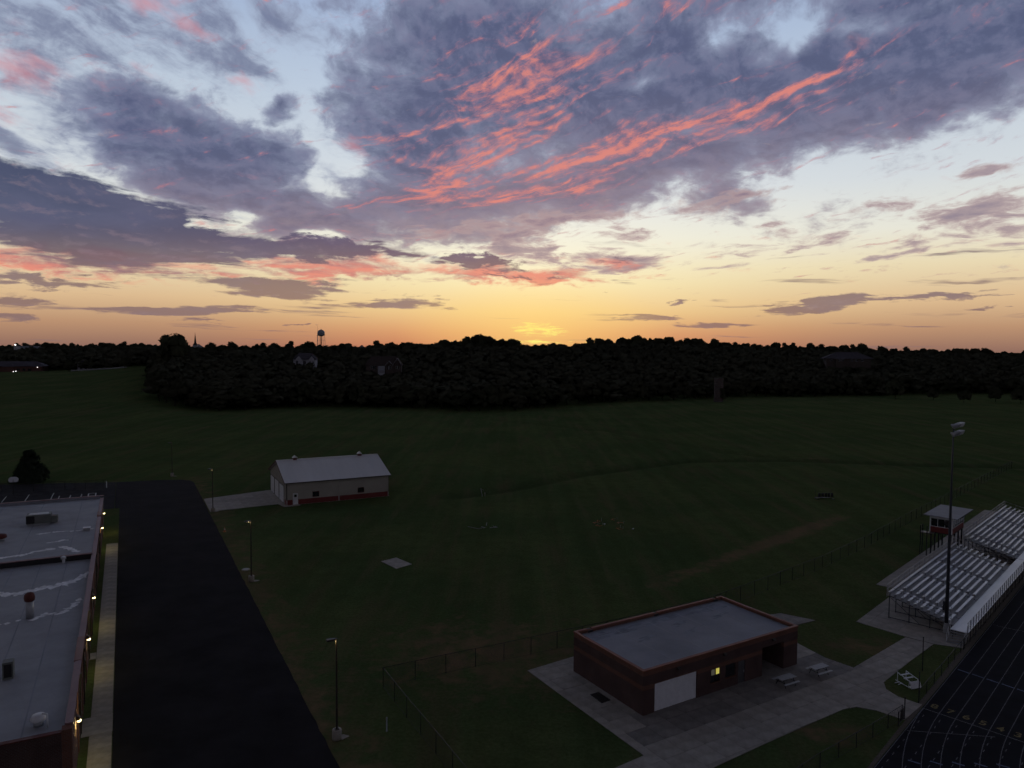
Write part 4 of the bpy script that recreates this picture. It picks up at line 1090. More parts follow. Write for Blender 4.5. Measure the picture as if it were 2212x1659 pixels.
def bleacher(p0, label, first):
    b = thing('bleacher', (*FLD(p0, 18.62), 0), R(46), label, 'bleacher', 'aluminium bleachers beside the track')
    L = 29.4
    for i in range(NROW):
        y = i * RUN; z = DECK0 + i * RISE
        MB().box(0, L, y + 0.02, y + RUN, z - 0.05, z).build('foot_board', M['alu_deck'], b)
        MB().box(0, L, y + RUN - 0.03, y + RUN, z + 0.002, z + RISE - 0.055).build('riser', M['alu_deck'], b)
        segs = SEG if i < NROW - 1 else [(0.0, 29.4)]
        for a, c_ in segs:
            s_ = MB().box(a, c_, y + 0.30, y + 0.56, z + 0.38, z + 0.43).build('seat_plank', M['alu'], b)
            n_ = max(2, int((c_ - a) / 3.6) + 1)
            for j in range(n_):
                x = a + 0.3 + j * (c_ - a - 0.65) / (n_ - 1)
                bo = bpy.data.objects.new('bracket', BRACKET); COL.objects.link(bo); bo.parent = s_; bo.location = (x, y + 0.40, z)
        for a, c_ in ((2.3, 3.2), (10.4, 11.3), (18.1, 19.0), (26.2, 27.1)):
            MB().box(a + 0.05, c_ - 0.05, y + 0.02, y + 0.3, z + 0.001, z + RISE / 2).build('aisle_step', M['alu_deck'], b)
    W_ = NROW * RUN
    zt = DECK0 + NROW * RISE
    x = 0.1
    while x < L:
        fr = MB()
        for j in range(4):
            y = 0.2 + j * (W_ - 0.4) / 3; z = DECK0 + y / RUN * RISE - 0.08
            fr.box(x - 0.04, x + 0.04, y - 0.04, y + 0.04, 0.05, z)
        fr.tube((x, 0.2, 0.95), (x, W_ - 0.2, zt - 0.25), 0.05, n=6).tube((x, 0.2, 0.15), (x, W_ - 0.2, 0.15), 0.04, n=6).tube((x, 0.2, 0.2), (x, W_ / 2, 1.7), 0.03, n=6).tube((x, W_ / 2, 0.2), (x, W_ - 0.2, 2.5), 0.03, n=6)
        fr.build('support_frame', M['steel'], b); x += 2.43
    # guard rails: back and both ends
    for xx in [0.0 + k * 2.1 for k in range(15)]:
        MB().tube((xx, W_ + 0.05, zt - 0.4), (xx, W_ + 0.05, zt + 1.0), 0.025, n=6).build('rail_post', M['galv'], b)
    for z in (zt + 0.5, zt + 1.0):
        MB().tube((0, W_ + 0.05, z), (L, W_ + 0.05, z), 0.025, n=6).build('back_rail', M['galv'], b)
    net_panel('rail_net', [(0, W_ + 0.05), (L, W_ + 0.05)], zt - 0.2, zt + 1.0, M['net_alu'], b)
    for xx in (0.0, L):
        for z in (0.55, 1.05):
            MB().tube((xx, 0.2, DECK0 + z), (xx, W_, zt + z - 0.15), 0.025, n=6).build('end_rail', M['galv'], b)
        for j in range(5):
            y = 0.25 + j * (W_ - 0.3) / 4; z = DECK0 + y / RUN * RISE
            MB().tube((xx, y, z), (xx, y, z + 1.0), 0.025, n=6).build('rail_post', M['galv'], b)
    for a, c_ in ((2.3, 3.2), (10.4, 11.3), (18.1, 19.0), (26.2, 27.1)):
        for i in (1, 3, 5, 7):
            y = i * RUN + 0.2; z = DECK0 + i * RISE; x = (a + c_) / 2
            MB().tube((x, y, z), (x, y, z + 0.85), 0.022, n=6).tube((x, y, z + 0.85), (x, y + RUN, z + RISE + 0.85), 0.022, n=6).tube((x, y + RUN, z + RISE), (x, y + RUN, z + RISE + 0.85), 0.022, n=6).build('aisle_rail', M['galv'], b)
    # front walkway and its rail
    x0, x1 = (-1.4, 34.4) if first else (0.2, L)
    MB().box(x0, x1, -1.65, 0.0, 0.93, 1.0).build('walkway', M['alu'], b)
    k = 0
    xx = x0
    while xx < x1:
        MB().box(xx - 0.03, xx + 0.03, -1.63, -1.57, 0.05, 2.05).build('rail_post', M['steel'], b)
        MB().box(xx - 0.04, xx + 0.04, -0.3, -0.22, 0.05, 0.93).build('walkway_leg', M['steel'], b)
        xx += 1.22
    for z in (1.5, 2.05):
        MB().tube((x0, -1.6, z), (x1, -1.6, z), 0.025, n=6).build('front_rail', M['galv'], b)
    net_panel('front_net', [(x0, -1.6), (x1, -1.6)], 1.05, 2.0, M['net_alu'], b)
    if first:
        for k in range(5):
            MB().box(x0 - 0.30 * (k + 1), x0 - 0.30 * k - 0.02, -1.62, -0.05, 0.93 - 0.17 * (k + 1), 0.97 - 0.17 * (k + 1)).build('step', M['alu_deck'], b)
        for y in (-1.62, -0.05):
            MB().extr([(x0, 0.93), (x0, 0.75), (x0 - 1.55, 0.05), (x0 - 1.55, 0.22)], 'y', y - 0.02, y + 0.02).build('stringer', M['galv'], b)
            h = MB().tube((x0, y, 2.0), (x0 - 1.5, y, 1.05), 0.025, n=6)
            for t in (0, 0.5, 1.0): h.tube((x0 - 1.5 * t, y, 1.0 - 0.9 * t), (x0 - 1.5 * t, y, 2.0 - 0.95 * t), 0.022, n=6)
            h.build('handrail', M['white_metal'], b)
    return b


bleacher(86.9, 'near aluminium bleacher with stairs at its end beside the light mast', True)
bleacher(121.3, 'far aluminium bleacher beyond the gap at the press box', False)

# ------------------------------------------------------------------ light mast of the field
mast = thing('light_mast', (46.45, 75.85, 0), R(46), 'tall grey stadium light mast with two rows of floodlights', 'light mast')
MB().lathe([(0.30, 0.0), (0.30, 0.5), (0.27, 0.55), (0.24, 1.1)], 12).build('base', M['galv'], mast)
MB().lathe([(0.19, 1.1), (0.15, 9), (0.10, 16), (0.06, 22.4)], 14).build('pole', M['steel'], mast, True)
MB().box(-0.16, 0.16, 0.18, 0.36, 2.4, 3.4).build('control_cabinet', M['steel'], mast)
for z in (21.4, 22.25):
    arm = MB().tube((-0.85, 0, z), (2.95, 0, z), 0.05, n=8).build('crossarm', M['galv'], mast)
    for x in (-0.7, 0.15, 1.0, 1.85, 2.7):
        fl = MB()
        # a bowl that opens towards the field and slightly down
        n = 14; ax = Vector((0.0, -0.9, -0.42)).normalized(); sa = ax.orthogonal().normalized(); sb = ax.cross(sa)
        c0 = Vector((x, -0.05, z + 0.02)); rings = []
        for r_, d_ in ((0.06, -0.16), (0.12, -0.02), (0.20, 0.10), (0.25, 0.24), (0.25, 0.34)):
            rings.append([c0 + ax * d_ + (sa * math.cos(2 * math.pi * i / n) + sb * math.sin(2 * math.pi * i / n)) * r_ for i in range(n)])
        vs = [p for r_ in rings for p in r_]
        fl.add(vs, [(k * n + i, k * n + (i + 1) % n, (k + 1) * n + (i + 1) % n, (k + 1) * n + i) for k in range(4) for i in range(n)] + [tuple(range(n))])
        f_ = fl.build('floodlight', M['white_metal'] if x > 1.2 else M['galv'], arm, True)
        gl = MB(); gl.add([c0 + ax * 0.33 + (sa * math.cos(2 * math.pi * i / n) + sb * math.sin(2 * math.pi * i / n)) * 0.285 for i in range(n)], [tuple(range(n))])
        gl.build('lens', M['galv'], f_) if False else None

# ------------------------------------------------------------------ lamp posts along the asphalt
LAMPS = [((13.85, 53.95), 'lamp post nearest the camera beside the bottom of the asphalt'), ((13.8, 96.0), 'lamp post at the middle of the asphalt edge, second nearest'),
         ((13.65, 140.1), 'lamp post beside the concrete driveway of the tan shed'), ((9.2, 182.6), 'farthest lamp post at the far end of the asphalt')]


def lamp_post(st, label):
    t = thing('lamp_post', (*SITE(*st), 0), R(28.14), label, 'lamp post', 'lamp posts along the asphalt')
    MB().lathe([(0.36, -0.1), (0.36, 0.72), (0.33, 0.76)], 20).build('base', M['concrete'], t, True)
    MB().prism([(0.3, -0.35), (0.95, -0.1), (0.6, 0.35), (0.1, 0.4)], 0.0, 0.05).build('spilled_concrete', M['concrete'], t)
    MB().box(-0.16, 0.16, -0.16, 0.16, 0.76, 0.80).build('base_plate', M['bronze'], t)
    MB().tube((0, 0, 0.80), (0, 0, 7.85), 0.085, 0.065, 8).build('pole', M['bronze'], t)
    h = MB().box(-0.75, -0.10, -0.17, 0.17, 7.72, 7.88).build('lamp_head', M['bronze'], t, bevel=0.03)
    MB().box(-0.10, 0.0, -0.05, 0.05, 7.76, 7.84).build('arm', M['bronze'], t)
    MB().box(-0.68, -0.2, -0.13, 0.13, 7.716, 7.72).build('lens', M['lamp_dim'], h)
    ld = bpy.data.lights.new('lamp_light', 'POINT'); ld.energy = 13; ld.color = (1.0, 0.78, 0.36); ld.shadow_soft_size = 0.04
    lo_ = bpy.data.objects.new('lamp_light', ld); COL.objects.link(lo_); lo_.parent = h; lo_.location = (-0.24, 0, 7.60)
    return t


for st, lb in LAMPS: lamp_post(st, lb)

# ------------------------------------------------------------------ chain link fences
def fence(pts, h, label, step=3.0, group='black chain link fences', r=0.035):
    o = (pts[0][0], pts[0][1])
    f = thing('chain_link_fence', (o[0], o[1], 0), 0, label, 'fence', group)
    L = [(x - o[0], y - o[1]) for x, y in pts]
    g = lambda p: terrain(p[0] + o[0], p[1] + o[1])
    wp = walk(L, step)
    if math.hypot(wp[-1][0] - L[-1][0], wp[-1][1] - L[-1][1]) > 0.5: wp.append(L[-1])
    for p in wp:
        z = g(p); MB().tube((*p, z - 0.1), (*p, z + h), r, n=6).build('post', M['dark'], f)
    ra = MB(); rb_ = MB()
    for a, b in zip(wp, wp[1:]):
        za, zb = g(a), g(b)
        ra.tube((*a, za + h - 0.03), (*b, zb + h - 0.03), 0.024, n=6)
        rb_.tube((*a, za + 0.06), (*b, zb + 0.06), 0.012, n=5)
    ra.build('top_rail', M['dark'], f); rb_.build('bottom_wire', M['dark'], f)
    z = g(wp[0])
    net_panel('wire_net', wp, 0.06, h - 0.03, M['net'], f)
    return f


fence([(-11.2, 62.6), (-6.0, 65.4), (-0.1, 68.45), (3.6, 70.5), (12, 74.9), (22.3, 81.0), (32.2, 89.2), (42.9, 98.4)], 1.8, 'long black fence running behind the brick building toward the shed side')
fence([(-11.2, 62.6), (-7.95, 56.6), (-4.6, 50.6), (-0.5, 43)], 1.8, 'short black fence dropping to the bottom edge left of the plaza')
fence([(42.9, 98.4), (54.3, 109.3), (67.7, 123.4), (91.4, 147.4), (108.4, 164.7), (129.8, 186.6)], 1.8, 'black fence running away past the press box into the field', 3.0)
fence([FLD(67.6, 16.85), FLD(83.0, 16.85)], 1.2, 'low dark fence between track and grass below the bleacher stairs', 2.4)
fence([FLD(83.4, 16.85), FLD(160, 16.85)], 1.2, 'low dark fence between the track and the bleachers', 2.4)
fence([(32.0, 57.7), (29.55, 55.8), (27.1, 54.0), (24.4, 52.1), (22.0, 50.4), (14, 44)], 1.2, 'low dark fence beside the track in the bottom right corner', 2.4)
fence([SITE(-26, 177), SITE(-14.1, 174.0), SITE(-8.1, 172.4), SITE(-4.3, 172.0)], 2.1, 'tall black fence across the old parking lot', 1.9)
gt = thing('fence_gate', (32.15, 57.6, 0), R(46), 'open gate leaf with dark sign panel at the plaza corner by the track', 'gate')
for x in (-1.6, 0.0): MB().tube((x, 0.0, 0.05), (x, 0.0, 1.9 if x == 0 else 1.25), 0.04, n=6).build('post', M['dark'], gt)
for z in (0.2, 1.2): MB().tube((-1.6, 0, z), (0, 0, z), 0.024, n=6).build('rail', M['dark'], gt)
net_panel('wire_net', [(-1.6, 0), (0, 0)], 0.2, 1.2, M['net'], gt)
MB().box(-1.0, -0.35, -0.03, 0.03, 0.25, 1.15).build('sign_panel', M['dark'], gt)
for p, h_, lb in (((38.7, 66.6), 3.2, 'slim dark pole standing in the grass left of the track'), ((35.0, 60.6), 2.6, 'slim dark pole at the right corner of the plaza')):
    t = thing('signal_pole', (*p, 0), 0, lb, 'pole')
    MB().tube((0, 0, 0), (0, 0, h_), 0.05, 0.04, 8).build('shaft', M['dark'], t); MB().lathe([(0.07, h_), (0.05, h_ + 0.05)], 8).build('cap', M['dark'], t)

# ------------------------------------------------------------------ picnic tables
def picnic(loc, rz, label):
    t = thing('picnic_table', (*loc, 0.05), rz, label, 'picnic table', 'picnic tables on the plaza')
    for k in range(3): MB().box(-0.92, 0.92, -0.39 + k * 0.265, -0.14 + k * 0.265, 0.71, 0.75).build('top_board', M['board'], t, bevel=0.01)
    for y in (-0.80, 0.57): MB().box(-0.92, 0.92, y, y + 0.24, 0.41, 0.45).build('bench_board', M['board'], t, bevel=0.01)
    for x in (-0.62, 0.62):
        MB().tube((x, -0.22, 0.70), (x, -0.55, 0.0), 0.03, n=6).tube((x, 0.22, 0.70), (x, 0.55, 0.0), 0.03, n=6).build('leg', M['dark'], t)
        MB().tube((x, -0.75, 0.395), (x, 0.78, 0.395), 0.025, n=6).build('crossbar', M['dark'], t)
        MB().tube((x, 0, 0.69), (x * 0.2, 0, 0.40), 0.02, n=6).build('brace', M['dark'], t)
    return t


picnic((24.72, 63.5), R(28), 'picnic table nearer the brick wall, left of the pair')
picnic((28.6, 65.7), R(28), 'picnic table farther from the brick wall, right of the pair')

# ------------------------------------------------------------------ white stand tipped over beside the track
js = thing('tipped_stand', (35.55, 63.1, 0.0), R(18), 'white stepped stand tipped on its side on the grass by the track', 'stand')
js.scale = (0.66, 0.66, 0.66)
for x in (0.0, 1.5):
    js_leg = MB().tube((x, 0.0, 0.08), (x + 0.15, 2.4, 0.08), 0.05, n=6).build('rail', M['plastic'], js)
    MB().tube((x, 0.0, 1.0), (x + 0.15, 2.1, 1.25), 0.05, n=6).build('rail', M['plastic'], js)
    MB().tube((x, 0.05, 0.05), (x, 0.0, 1.05), 0.05, n=6).build('upright', M['plastic'], js)
    MB().tube((x + 0.15, 2.1, 0.05), (x + 0.15, 2.1, 1.3), 0.05, n=6).build('upright', M['plastic'], js)
MB().box(-0.05, 1.6, -0.45, 0.15, 0.12, 0.18).build('seat_board', M['plastic'], js)
MB().extr([(-0.5, 0.1), (-0.44, 0.08), (-0.14, 0.95), (-0.20, 0.98)], 'x', -0.1, 1.6).build('foot_board', M['plastic'], js)
MB().box(0.0, 1.55, 0.75, 1.0, 0.95, 1.0).build('step_board', M['plastic'], js)
MB().box(0.05, 1.6, 1.45, 1.7, 1.1, 1.15).build('step_board', M['plastic'], js)
MB().tube((0.02, 0, 1.0), (1.5, 0, 0.15), 0.03, n=6).build('brace', M['plastic'], js)
MB().tube((-0.6, 1.2, 0.06), (0.2, 1.4, 0.06), 0.05, n=6).tube((-0.7, 1.7, 0.06), (0.15, 1.8, 0.06), 0.05, n=6).build('loose_leg', M['plastic'], js)

# ------------------------------------------------------------------ basketball hoop, bollard, stakes
hp = thing('basketball_hoop', (*SITE(-20.0, 173.0), 0), R(28.14 + 180), 'basketball hoop with white fan shaped backboard beside the round tree', 'basketball hoop')
MB().tube((0, 0, 0), (0, 0, 2.9), 0.06, 0.06, 8).tube((0, 0, 2.9), (0, -0.5, 3.0), 0.05, 0.05, 8).build('pole', M['dark'], hp)
bd = [(-0.62, 2.55), (0.62, 2.55), (0.86, 2.85), (0.86, 3.15), (0.68, 3.45), (0.35, 3.62), (0, 3.66), (-0.35, 3.62), (-0.68, 3.45), (-0.86, 3.15), (-0.86, 2.85)]
MB().extr([(x, z) for x, z in bd], 'y', -0.55, -0.51).build('backboard', M['plastic'], hp)
rim = MB()
for i in range(14):
    a, b = 2 * math.pi * i / 14, 2 * math.pi * (i + 1) / 14
    rim.tube((0.23 * math.cos(a), -0.82 + 0.23 * math.sin(a), 2.75), (0.23 * math.cos(b), -0.82 + 0.23 * math.sin(b), 2.75), 0.012, n=5)
rim.build('rim', M['orange'], hp)


def stake(loc, r, h, m, label, name='marker_post', cat='post'):
    t = thing(name, (*loc, 0), 0, label, cat)
    MB().tube((0, 0, -0.1), (0, 0, h), r, r, 8).build('shaft', m, t)
    MB().lathe([(r * 1.15, h), (r * 0.9, h + 0.05), (0.01, h + 0.08)], 8).build('cap', m, t, True)
    return t


stake(SITE(-3.8, 173.7), 0.09, 1.3, M['plastic'], 'short white post at the corner of the old parking lot', 'bollard', 'bollard')
stake((-9.6, 55.2), 0.06, 1.1, M['tank'], 'pale blue marker post in the grass beside the nearest lamp post')
mh = thing('utility_lid', (*SITE(13.9, 101.5), 0), 0, 'pale round utility lid in the grass beside the asphalt', 'utility lid')
MB().lathe([(0.55, -0.05), (0.55, 0.05), (0.50, 0.08)], 16).build('rim', M['concrete'], mh); MB().lathe([(0.4, 0.08), (0.38, 0.10)], 16).build('lid', M['board'], mh)
cn = thing('traffic_cone', (*SITE(13.8, 124.0), 0), 0, 'small orange cone at the edge of the asphalt', 'cone')
MB().box(-0.2, 0.2, -0.2, 0.2, 0.0, 0.05).build('base', M['orange'], cn); MB().lathe([(0.15, 0.05), (0.04, 0.75)], 12).build('body', M['orange'], cn, True); MB().lathe([(0.11, 0.35), (0.085, 0.5)], 12).build('stripe', M['plastic'], cn, True)

# ------------------------------------------------------------------ loose sports gear in the field
gf_ = thing('goal_frame', (-4.8, 119.6, 0), R(10), 'white goal frame bars lying open on the grass', 'goal frame')
for a, b in (((-2.3, 0.9, 0.08), (-0.9, -0.6, 0.08)), ((-0.9, -0.6, 0.08), (0.5, -0.2, 0.08)), ((0.5, -0.2, 0.08), (-0.1, 0.6, 0.08)), ((1.2, -0.4, 0.08), (2.5, -0.3, 0.08)), ((2.5, -0.3, 0.08), (1.9, 0.5, 0.08)), ((0.85, 1.2, 0.08), (1.1, 2.4, 0.3))):
    MB().tube(a, b, 0.045, n=8).build('bar', M['thin_paint'], gf_)
pr = thing('bent_pipe', (-5.9, 146.6, -0.3), 0, 'white bent pipe standing in the ditch', 'pipe')
MB().tube((0, 0, 0), (-0.3, 0, 1.6), 0.06, n=8).tube((-0.3, 0, 1.6), (0.2, 0.1, 1.3), 0.05, n=8).tube((0.5, 0, 0.0), (0.55, 0, 0.9), 0.05, n=8).build('tube', M['thin_paint'], pr, True)
MB().lathe([(0.11, 0), (0.11, 0.12)], 8).build('collar', M['galv'], pr)
ORG = [((14.8, 123.1), 20, 'orange hurdle lying leftmost of the scatter in the field'), ((15.6, 124.8), 80, 'orange hurdle lying behind the leftmost pair'), ((15.1, 121.9), 140, 'orange hurdle lying nearest on the left side of the scatter'),
       ((18.3, 125.7), 60, 'orange hurdle lying farthest back in the scatter'), ((18.9, 123.2), 10, 'orange hurdle lying flat in the middle of the right group'), ((18.4, 119.7), 110, 'orange hurdle lying nearest on the right side of the scatter')]
for p, a, lb in ORG:
    t = thing('fallen_hurdle', (*p, 0.0), R(a), lb, 'hurdle', 'orange hurdles lying in the field')
    MB().box(-0.5, 0.5, 0.55, 0.65, 0.03, 0.07).build('top_bar', M['orange'], t)
    for x in (-0.45, 0.45):
        MB().tube((x, -0.1, 0.05), (x, 0.6, 0.05), 0.02, n=6).build('upright', M['orange'], t); MB().tube((x, -0.1, 0.03), (x, -0.12, 0.5), 0.02, n=6).build('foot', M['galv'], t)
for p, lb in (((16.0, 122.7), 'white disc lying among the orange hurdles'), ((20.4, 119.6), 'white disc lying right of the orange hurdles')):
    t = thing('marker_disc', (*p, 0), 0, lb, 'disc'); MB().lathe([(0.16, 0.0), (0.12, 0.07), (0.05, 0.09)], 12).build('cone', M['plastic'], t, True); MB().lathe([(0.05, 0.09), (0.04, 0.11)], 10).build('ring', M['plastic'], t)
sl_ = thing('blocking_sled', (63.3, 144.9, 0), R(5), 'dark blocking sled standing alone in the field', 'sled')
sl_.scale = (0.78, 0.78, 0.85)
for x in (-1.7, -0.85, 0.0, 0.85, 1.7):
    pd = MB().box(x - 0.3, x + 0.3, -0.5, -0.2, 0.55, 1.55).build('pad', M['dark'], sl_, bevel=0.06)
    MB().tube((x, -0.2, 1.0), (x, 0.9, 0.35), 0.05, n=6).build('strut', M['rust'], sl_)
for x in (-2.1, 2.1):
    MB().box(x - 0.06, x + 0.06, -0.9, 1.4, 0.02, 0.14).build('runner', M['dark'], sl_); MB().tube((x, 0.9, 0.1), (x, 0.9, 2.0), 0.04, n=6).build('upright', M['dark'], sl_)
MB().tube((-2.3, -0.2, 0.8), (2.3, -0.2, 0.8), 0.06, n=6).build('crossbar', M['dark'], sl_)
MB().box(-2.2, 2.2, 0.8, 1.2, 0.14, 0.22).build('platform', M['dark'], sl_)

# ------------------------------------------------------------------ trees
import numpy as np
rg = np.random.default_rng(11)


def leaf_quads(centres, normals, size):
    """small four-cornered leaf clumps, turned at random about the outward direction"""
    n = len(centres)
    d = normals + rg.normal(0, 0.6, (n, 3)); d /= np.linalg.norm(d, axis=1)[:, None]
    a = np.cross(d, rg.normal(0, 1, (n, 3))); a /= np.linalg.norm(a, axis=1)[:, None]
    b = np.cross(d, a)
    s = (size * rg.uniform(0.55, 1.35, n))[:, None]
    t = rg.uniform(0.5, 1.0, n)[:, None]
    q = np.stack([centres - a * s, centres - b * s * t + d * s * 0.25, centres + a * s, centres + b * s * t - d * s * 0.15], 1)
    return q.reshape(-1, 3)


CUBE = []
for ax in range(3):
    for sg in (-1, 1):
        for i in range(2):
            for j in range(2):
                q4 = []
                for a, b in ((i, j), (i + 1, j), (i + 1, j + 1), (i, j + 1)):
                    p = [0, 0, 0]; p[ax] = sg; p[(ax + 1) % 3] = a - 1; p[(ax + 2) % 3] = b - 1
                    q4.append(p)
                CUBE += q4
CUBE = np.array(CUBE, dtype=float); CUBE /= np.linalg.norm(CUBE, axis=1)[:, None]      # a rounded block of 24 four-cornered faces


def crown_pts(h, r, base, blobs, per, size, conic=False, skirt=False):
    cs, ns, core = [], [], []
    for i in range(blobs):
        if conic:
            f = rg.uniform(0, 1) ** 1.4; z = base + (h - base) * f; rad = r * (1 - f) ** 0.75 + 0.15
            a = rg.uniform(0, 2 * math.pi); c = np.array([rad * 0.75 * math.cos(a), rad * 0.75 * math.sin(a), z]); br = 0.25 * r + 0.3 * rad
        else:
            th = math.acos(rg.uniform(-0.75 if skirt else -0.35, 1)); a = rg.uniform(0, 2 * math.pi); q = rg.uniform(0.45, 0.85)
            c = np.array([r * q * math.sin(th) * math.cos(a), r * q * math.sin(th) * math.sin(a), (base + h) / 2 + (h - base) / 2 * q * 0.95 * math.cos(th)]); br = r * rg.uniform(0.30, 0.55)
        v_ = rg.normal(0, 1, (per, 3)); v_[:, 2] += 0.25; v_ /= np.linalg.norm(v_, axis=1)[:, None]
        rad_ = br * rg.uniform(0.7, 1.04, per)[:, None]
        cs.append(c + v_ * rad_ * np.array([1, 1, 0.8])); ns.append(v_)
        cn_ = 0.6 * CUBE + np.array([0, 0, 0.55]); cn_ /= np.linalg.norm(cn_, axis=1)[:, None]
        core.append(np.hstack([c + CUBE * br * np.array([0.74, 0.74, 0.60]), cn_]))      # inner foliage fill, added so leaf gaps stay out of deep shadow
    c = np.concatenate(cs); nn = np.concatenate(ns)
    c[:, 2] = np.maximum(c[:, 2], 0.15)
    cen = np.array([0, 0, (base + h) / 2 - 0.15 * (h - base)])
    o_ = (c - cen) / np.array([r, r, (h - base) / 2]); o_ /= np.linalg.norm(o_, axis=1)[:, None] + 1e-6
    o_ = 0.45 * o_ + 0.30 * nn + np.array([0, 0, 0.55]); o_ /= np.linalg.norm(o_, axis=1)[:, None]
    k_ = np.concatenate(core); k_[:, 2] = np.maximum(k_[:, 2], 0.1)
    return np.vstack([np.hstack([leaf_quads(c, nn, size), np.repeat(o_, 4, axis=0)]), k_])


def quads_mesh(name, v_, m):
    n = len(v_) // 4
    me = bpy.data.meshes.new(name)
    me.vertices.add(len(v_)); me.vertices.foreach_set('co', np.ascontiguousarray(v_[:, :3], dtype=np.float32).ravel())
    me.loops.add(len(v_)); me.loops.foreach_set('vertex_index', np.arange(len(v_), dtype=np.int32))
    me.polygons.add(n); me.polygons.foreach_set('loop_start', np.arange(0, 4 * n, 4, dtype=np.int32)); me.polygons.foreach_set('loop_total', np.full(n, 4, dtype=np.int32))
    me.update(calc_edges=True); me.validate(); me.materials.append(m)
    at_ = me.attributes.new('outward', 'FLOAT_VECTOR', 'POINT'); at_.data.foreach_set('vector', np.ascontiguousarray(v_[:, 3:], dtype=np.float32).ravel())
    return me


def trunk_mesh(name, h, r0, limbs=5, seed=0):
    q = random.Random(seed); mb = MB()
    mb.tube((0, 0, -0.5), (0.1, 0.05, h * 0.45), r0, r0 * 0.7, 7).tube((0.1, 0.05, h * 0.45), (0.2, 0.1, h * 0.8), r0 * 0.7, r0 * 0.25, 7)
    for i in range(limbs):
        a = i * 2.4 + q.random(); z = h * q.uniform(0.25, 0.55); L = h * q.uniform(0.2, 0.32)
        mb.tube((0.1, 0.05, z), (L * math.cos(a), L * math.sin(a), z + L * 0.9), r0 * 0.45, r0 * 0.12, 5)
    me = mb.mesh(name); me.materials.append(M['bark']); return me


# kinds of tree: unit height 1 is scaled per tree (all crowns are modelled at 14 m)
KIND = []
for i in range(7):
    r = 4.6 + 0.5 * (i % 3); lm = M['leaf_a'] if i % 2 else M['leaf_b']
    KIND.append((quads_mesh('crown', crown_pts(14, r, 1.0 if i < 4 else 2.5, 16 + 3 * (i % 3), 150, 0.50, skirt=i < 4), lm), trunk_mesh('trunk', 14, 0.28, 5, i)))
WIDE = (quads_mesh('crown', crown_pts(14, 5.6, 3.2, 34, 150, 0.40), M['leaf_a']), trunk_mesh('trunk', 14, 0.4, 7, 21))
LOLLY = (quads_mesh('crown', crown_pts(7.0, 3.0, 0.5, 20, 130, 0.30, skirt=True), M['leaf_a']), trunk_mesh('trunk', 5, 0.14, 4, 31))
CONE = (quads_mesh('crown', crown_pts(6.6, 3.1, 0.2, 46, 100, 0.22, conic=True), M['leaf_c']), trunk_mesh('trunk', 6, 0.2, 0, 41))


def tree(name, kind, x, y, sx, sz, label, cat='tree', group=None, z=None):
    t = thing(name, (x, y, terrain(x, y) - 0.1 if z is None else z), random.uniform(0, 6.28), label, cat, group)
    t.scale = (sx, sx, sz)
    link('crown', kind[0], t); link('trunk', kind[1], t)
    return t


# windows through which houses are seen: bearing range, distance, lowest visible height angle (px below eye level / 1565)
VIEWS = [(-0.308, -0.265, 470, 0.028), (-0.208, -0.148, 430, 0.0315), (0.425, 0.505, 560, 0.0150), (-0.72, -0.60, 590, 0.034), (-0.60, -0.545, 585, 0.0295), (-0.449, -0.424, 790, 0.0), (-0.215, -0.20, 640, 0.004)]


def too_high(x, y, ztop):
    k = x / y
    for a, b, d, el_ in VIEWS:
        if a - 0.004 < k < b + 0.004 and y < d and (ztop - 30) / y > -el_: return True
    return False


placed = []
spots = []
rt = random.Random(5)
# front edge of the wood
k = -0.478
while k < 0.72:
    e = table(k, EDGE); x = k * e
    if k > 0.50: e += 8
    h = rt.uniform(8.5, 13.5)
    spots.append(('edge', k * (e + rt.uniform(0, 6)), e + rt.uniform(-2, 6), h))
    k += rt.uniform(5.0, 7.5) / e
# left flank of the wood, running away from the camera
for y in range(352, 600, 9):
    spots.append(('edge', -0.486 * y + rt.uniform(-3, 3), y, rt.uniform(9, 14)))
# skyline
k = -0.715
while k < 0.715:
    y = table(k, EDGE) + RIDGE_D + rt.uniform(-15, 15)
    need = skyline_z(k, y) + rt.uniform(-0.6, 1.2)
    zt_ = terrain(k * y, y)
    spots.append(('sky', k * y, y, max(7.0, need - zt_)))
    k += rt.uniform(6.5, 11.0) / y
cnt = {'edge': 0, 'sky': 0}
for kind_, x, y, h in spots:
    if too_high(x, y, terrain(x, y) + h): continue
    if cnt['edge'] + cnt['sky'] >= 285: break
    kk = KIND[rt.randrange(0, 4)] if kind_ == 'edge' else KIND[rt.randrange(7)]
    if kind_ == 'edge':
        tree('leafy_tree', kk, x, y, rt.uniform(0.85, 1.35), h / 14, 'dark bushy tree in the front edge of the wood behind the field', 'tree', 'trees along the front edge of the wood')
    else:
        tree('leafy_tree', kk, x, y, rt.uniform(0.95, 1.5), h / 14, 'rounded tree standing on the dark wooded skyline', 'tree', 'trees along the wooded skyline')
    cnt[kind_] += 1

